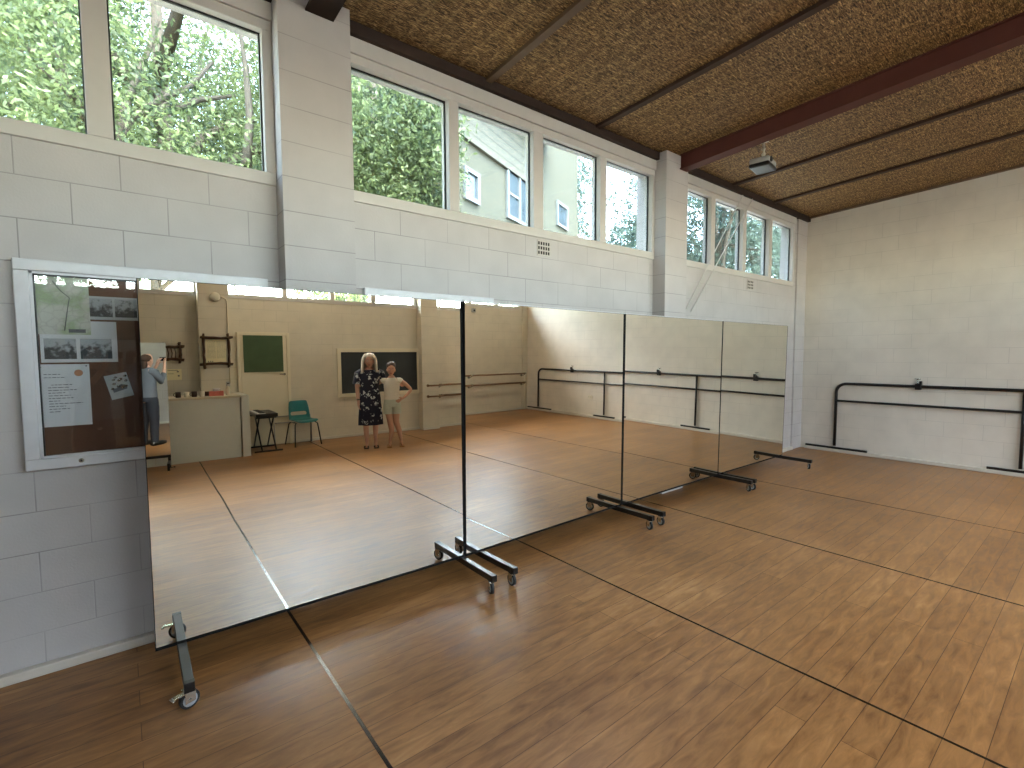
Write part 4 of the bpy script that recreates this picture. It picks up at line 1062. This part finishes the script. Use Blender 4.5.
def auto_tree(loc, h, rad, zlo, n, size, mt, label, seed, nb=9, extra=()):
    rnd = random.Random(seed); br_ = []; blobs = []
    for k in range(nb):
        a = 2 * PI * k / nb + rnd.uniform(-.3, .3); z0 = rnd.uniform(zlo * .5, zlo + (h - zlo) * .4); rr = rad * rnd.uniform(.45, .9)
        z1 = rnd.uniform(zlo, h * .95)
        e = (rr * math.cos(a), rr * math.sin(a), z1)
        m1 = (e[0] * .35, e[1] * .35, z0 + (z1 - z0) * .55); m2 = (e[0] * .7, e[1] * .7, z0 + (z1 - z0) * .8)
        br_.append(([(0, 0, z0), m1, m2, e], [.03 * rad, .02 * rad, .014 * rad, .012]))
        blobs.append((e, (rad * .42, rad * .42, (h - zlo) * .2))); blobs.append((m2, (rad * .38, rad * .38, (h - zlo) * .18)))
    for pts in extra: br_.append((pts, [.055 - .035 * i / (len(pts) - 1) for i in range(len(pts))]))
    blobs.append(((0, 0, h * .93), (rad * .5, rad * .5, (h - zlo) * .2)))
    tree(loc, ([(0, 0, 0), (.1, .05, zlo * .6), (0, 0, h * .85)], [.07 * rad, .05 * rad, .03]), br_, blobs, n, size, mt, label, seed)
G = -.25
BOUGHS = [[(-0.1, -0.3, 2.2), (-0.43, -1.0, 4.07), (-0.3, -0.88, 4.38), (-0.04, -0.76, 4.69), (0.27, -0.64, 4.99), (0.52, -0.52, 5.4)], [(-0.1, -0.3, 2.2), (-0.43, -1.0, 4.07), (-0.36, -0.88, 4.44), (-0.25, -0.76, 4.83), (-0.1, -0.64, 5.28), (0.0, -0.52, 5.68)], [(-0.3, -0.8, 4.41), (0.01, -0.68, 4.61), (0.37, -0.56, 4.9), (0.77, -0.44, 5.12)], [(-0.66, -0.7, 4.32), (-0.8, -0.58, 4.63), (-0.96, -0.46, 4.91), (-1.17, -0.34, 5.08), (-1.33, -0.22, 5.25)], [(-0.79, -0.7, 4.58), (-0.86, -0.58, 4.96), (-0.89, -0.46, 5.36)], [(0.7, -1.3, 3.99), (0.78, -1.18, 4.56), (0.78, -1.06, 5.17), (0.76, -0.94, 5.66)]]
auto_tree((-2.2, 9.0, G), 9.5, 3.4, 3.0, 80000, .031, 'leaf', 'broad leafy tree outside the nearest left window, with spreading branches', 3, 12)
auto_tree((.5, 7.6, G), 8.8, 2.9, 2.8, 110000, .031, 'leaf', 'leafy green tree outside between the first two window bays', 11, 12, BOUGHS)
auto_tree((1.0, 16.0, G), 13.5, 4.2, 4.5, 60000, .055, 'leaf', 'tall tree rising behind the nearer leafy trees', 61, 12)
auto_tree((2.35, 5.45, G), 6.4, 1.15, 2.9, 60000, .030, 'leaf', 'slender leafy tree in front of the neighbouring house wall', 23, 10)
auto_tree((12.6, 14.5, G), 10.5, 3.0, 5.6, 26000, .065, 'leaf2', 'blue green tree seen high in the fourth pane beside the house', 31, 9)
auto_tree((13.5, 10.2, G), 6.2, 2.4, 2.6, 34000, .06, 'leaf2', 'low blue green tree beyond the house corner', 37, 8)
auto_tree((14.5, 8.0, G), 9.2, 3.0, 3.0, 36000, .06, 'leaf2', 'tree with drooping foliage outside the farthest window bay', 41, 10)
auto_tree((18.0, 8.2, G), 9.5, 3.0, 3.2, 36000, .06, 'leaf2', 'tall blue green tree beyond the farthest panes', 43, 10)
auto_tree((.5, -14.0, G), 9.0, 3.4, 3.5, 16000, .09, 'leaf', 'garden tree outside the right side windows, opposite the counter', 51, 9)
auto_tree((8.0, -16.0, G), 9.0, 3.6, 3.5, 16000, .09, 'leaf', 'garden tree outside the right side windows toward the far corner', 53, 9)

# neighbouring house : front wall line n.p = c
dv = Vector((.911, .411, 0)); nv = Vector((-.411, .911, 0)); cc = 3.979
def HP(s, z, off=0): q = dv * s + nv * (cc + off); return Vector((q.x, q.y, z))
hs = empty('neighbour_house', HP(8.5, G), math.atan2(dv.y, dv.x), label='olive rendered house with weatherboard upper wall outside the second window bay', cat='house')
# local frame: x along wall from s=8.5, y outward away from us
MB().box(-2.9, 2.82, 0, 5, 0, 5.05).box(-.6, 2.82, .02, 5, 5.05, 7.6).build('rendered_wall', hs, 'stucco')
MB().box(-2.9, .45, -.06, .0, 5.0, 6.0).build('weatherboard_wall', hs, 'siding')
b = MB().prism([(-3.2, -.45, 5.95), (.9, -.45, 5.95), (.9, 2.6, 7.2), (-3.2, 2.6, 7.2)], (0, .03, .12)); b.build('roof', hs, 'roof')
MB().box(-3.2, .9, -.5, -.44, 5.88, 6.03).build('fascia_board', hs, 'trimwhite')
def hwin(x0, x1, z0, z1, mull=True):
    b = MB(); f = .06
    for (u0, u1, v0, v1) in [(x0 - f, x1 + f, z0 - f, z0), (x0 - f, x1 + f, z1, z1 + f), (x0 - f, x0, z0, z1), (x1, x1 + f, z0, z1)]: b.box(u0, u1, -.05, -.001, v0, v1)
    if mull: b.box((x0 + x1) / 2 - .03, (x0 + x1) / 2 + .03, -.05, -.001, z0, z1); b.box(x0, (x0 + x1) / 2, -.04, -.001, (z0 + z1) / 2 - .02, (z0 + z1) / 2 + .02)
    w_ = b.build('house_window', hs, 'trimwhite'); MB().box(x0, x1, -.015, -.002, z0, z1).build('pane', w_, 'darkglass')
hwin(-.85, .0, 4.25 + .0, 5.0); hwin(1.45, 1.98, 4.65, 5.05, False); hwin(-2.2, -1.9, 4.2, 4.55, False)
# gutter of a low neighbour roof seen at the foot of the nearest pane
gt = empty('low_shed', (-1.2, 5.6, G), label='low cream corrugated shed roof outside the nearest left window', cat='shed')
MB().box(-2.2, 1.5, .1, 2.0, 0, 3.0).build('shed_wall', gt, 'cream')
b = MB(); n = 120
for k in range(n):
    x = -2.3 + 3.85 * k / n; b.tube([(x, 0, 3.0), (x, 2.1, 3.12)], .017, 6)
b.build('shed_roof', gt, 'cream')

# ------------------------------------------------------------------ light
wd = bpy.data.worlds.new('sky'); SC.world = wd; wd.use_nodes = True
N, L = wd.node_tree.nodes, wd.node_tree.links
bg = N['Background']
sky = N.new('ShaderNodeTexSky'); sky.sky_type = 'NISHITA'; sky.sun_disc = False; sky.sun_elevation = math.radians(58); sky.sun_rotation = math.radians(190); sky.air_density = 1.0; sky.dust_density = 2.5
tcw = N.new('ShaderNodeTexCoord'); sx = N.new('ShaderNodeSeparateXYZ'); L.new(tcw.outputs['Generated'], sx.inputs[0])
mr = N.new('ShaderNodeMapRange'); mr.inputs[1].default_value = -.9; mr.inputs[2].default_value = .9; mr.inputs[3].default_value = 9.5; mr.inputs[4].default_value = 5.5
L.new(sx.outputs[1], mr.inputs[0]); L.new(mr.outputs[0], bg.inputs[1])
mx = N.new('ShaderNodeMix'); mx.data_type = 'RGBA'; mx.inputs[0].default_value = .62
L.new(sky.outputs[0], mx.inputs[6]); mx.inputs[7].default_value = (1.0, 1.03, 1.06, 1)
hz = N.new('ShaderNodeVectorMath'); hz.operation = 'SCALE'; hz.inputs['Scale'].default_value = 1.0
L.new(mx.outputs[2], bg.inputs[0]); bg.inputs[1].default_value = 9.0
sun = bpy.data.lights.new('sun', 'SUN'); sun.energy = 4; sun.angle = .02; sun.color = (1, .95, .86)
so = bpy.data.objects.new('sun', sun); C.objects.link(so)
so.rotation_euler = Vector((-.25, .50, -.95)).to_track_quat('-Z', 'Y').to_euler()
def unseen_ceiling_lamp(x, y, label):  # lamps out of view, guessed from warm walls and added to brighten them
    r = empty('unseen_ceiling_lamp', (x, y, zc(y) - .001), label=label, cat='lamp', group='unseen ceiling lamps assumed over the right half of the hall')
    MB().box(-.62, .62, -.07, .07, -.07, 0, bev=.008).build('lamp_body', r, 'white')
    MB().box(-.60, .60, -.06, .06, -.105, -.0705, bev=.012).build('diffuser', r, 'lampglow')
unseen_ceiling_lamp(6.4, -2.3, 'long unseen ceiling lamp nearer the back wall')
unseen_ceiling_lamp(2.4, -2.3, 'long unseen ceiling lamp nearer the camera')
# sky portals in the window openings (sampling guides only)
def portal(x0, x1, y, out):
    l = bpy.data.lights.new('portal', 'AREA'); l.shape = 'RECTANGLE'; l.size = x1 - x0; l.size_y = HEAD - SILL; l.cycles.is_portal = True
    o = bpy.data.objects.new('window_portal', l); C.objects.link(o); o.location = ((x0 + x1) / 2, y + .12 * out, (HEAD + SILL) / 2)
    o.rotation_euler = Vector((0, -out, 0)).to_track_quat('-Z', 'Z').to_euler()
for x0, x1 in ((-1.43, .8), (1.22, 4.72), (5.1, 8.45)): portal(x0, x1, W, 1)
for x0, x1 in ((-1.43, .87), (1.31, 4.93), (5.33, 8.62)): portal(x0, x1, O, -1)

# ------------------------------------------------------------------ camera
cam = bpy.data.cameras.new('camera'); co = bpy.data.objects.new('camera', cam); C.objects.link(co); SC.camera = co
f_px = 487.298; yaw, pit, roll = .675273, .062765, -.0047138
fw = Vector((math.sin(yaw) * math.cos(pit), math.cos(yaw) * math.cos(pit), -math.sin(pit)))
r_ = Vector((math.cos(yaw), -math.sin(yaw), 0)); u_ = r_.cross(fw)
r2 = math.cos(roll) * r_ + math.sin(roll) * u_; u2 = -math.sin(roll) * r_ + math.cos(roll) * u_
m4 = Matrix((r2, u2, -fw)).transposed().to_4x4(); m4.translation = (0, 0, 1.6); co.matrix_world = m4
cam.sensor_width = 36; cam.lens = f_px / 1024 * 36; cam.clip_start = .02; cam.clip_end = 300
SC.view_settings.view_transform = 'Standard'; SC.view_settings.look = 'None'; SC.view_settings.gamma = 1; SC.view_settings.exposure = 0.92
SC.cycles.max_bounces = 14; SC.cycles.diffuse_bounces = 6; SC.cycles.glossy_bounces = 8; SC.cycles.transparent_max_bounces = 12
SC.cycles.sample_clamp_indirect = 8; SC.cycles.use_denoising = True; SC.cycles.caustics_reflective = True
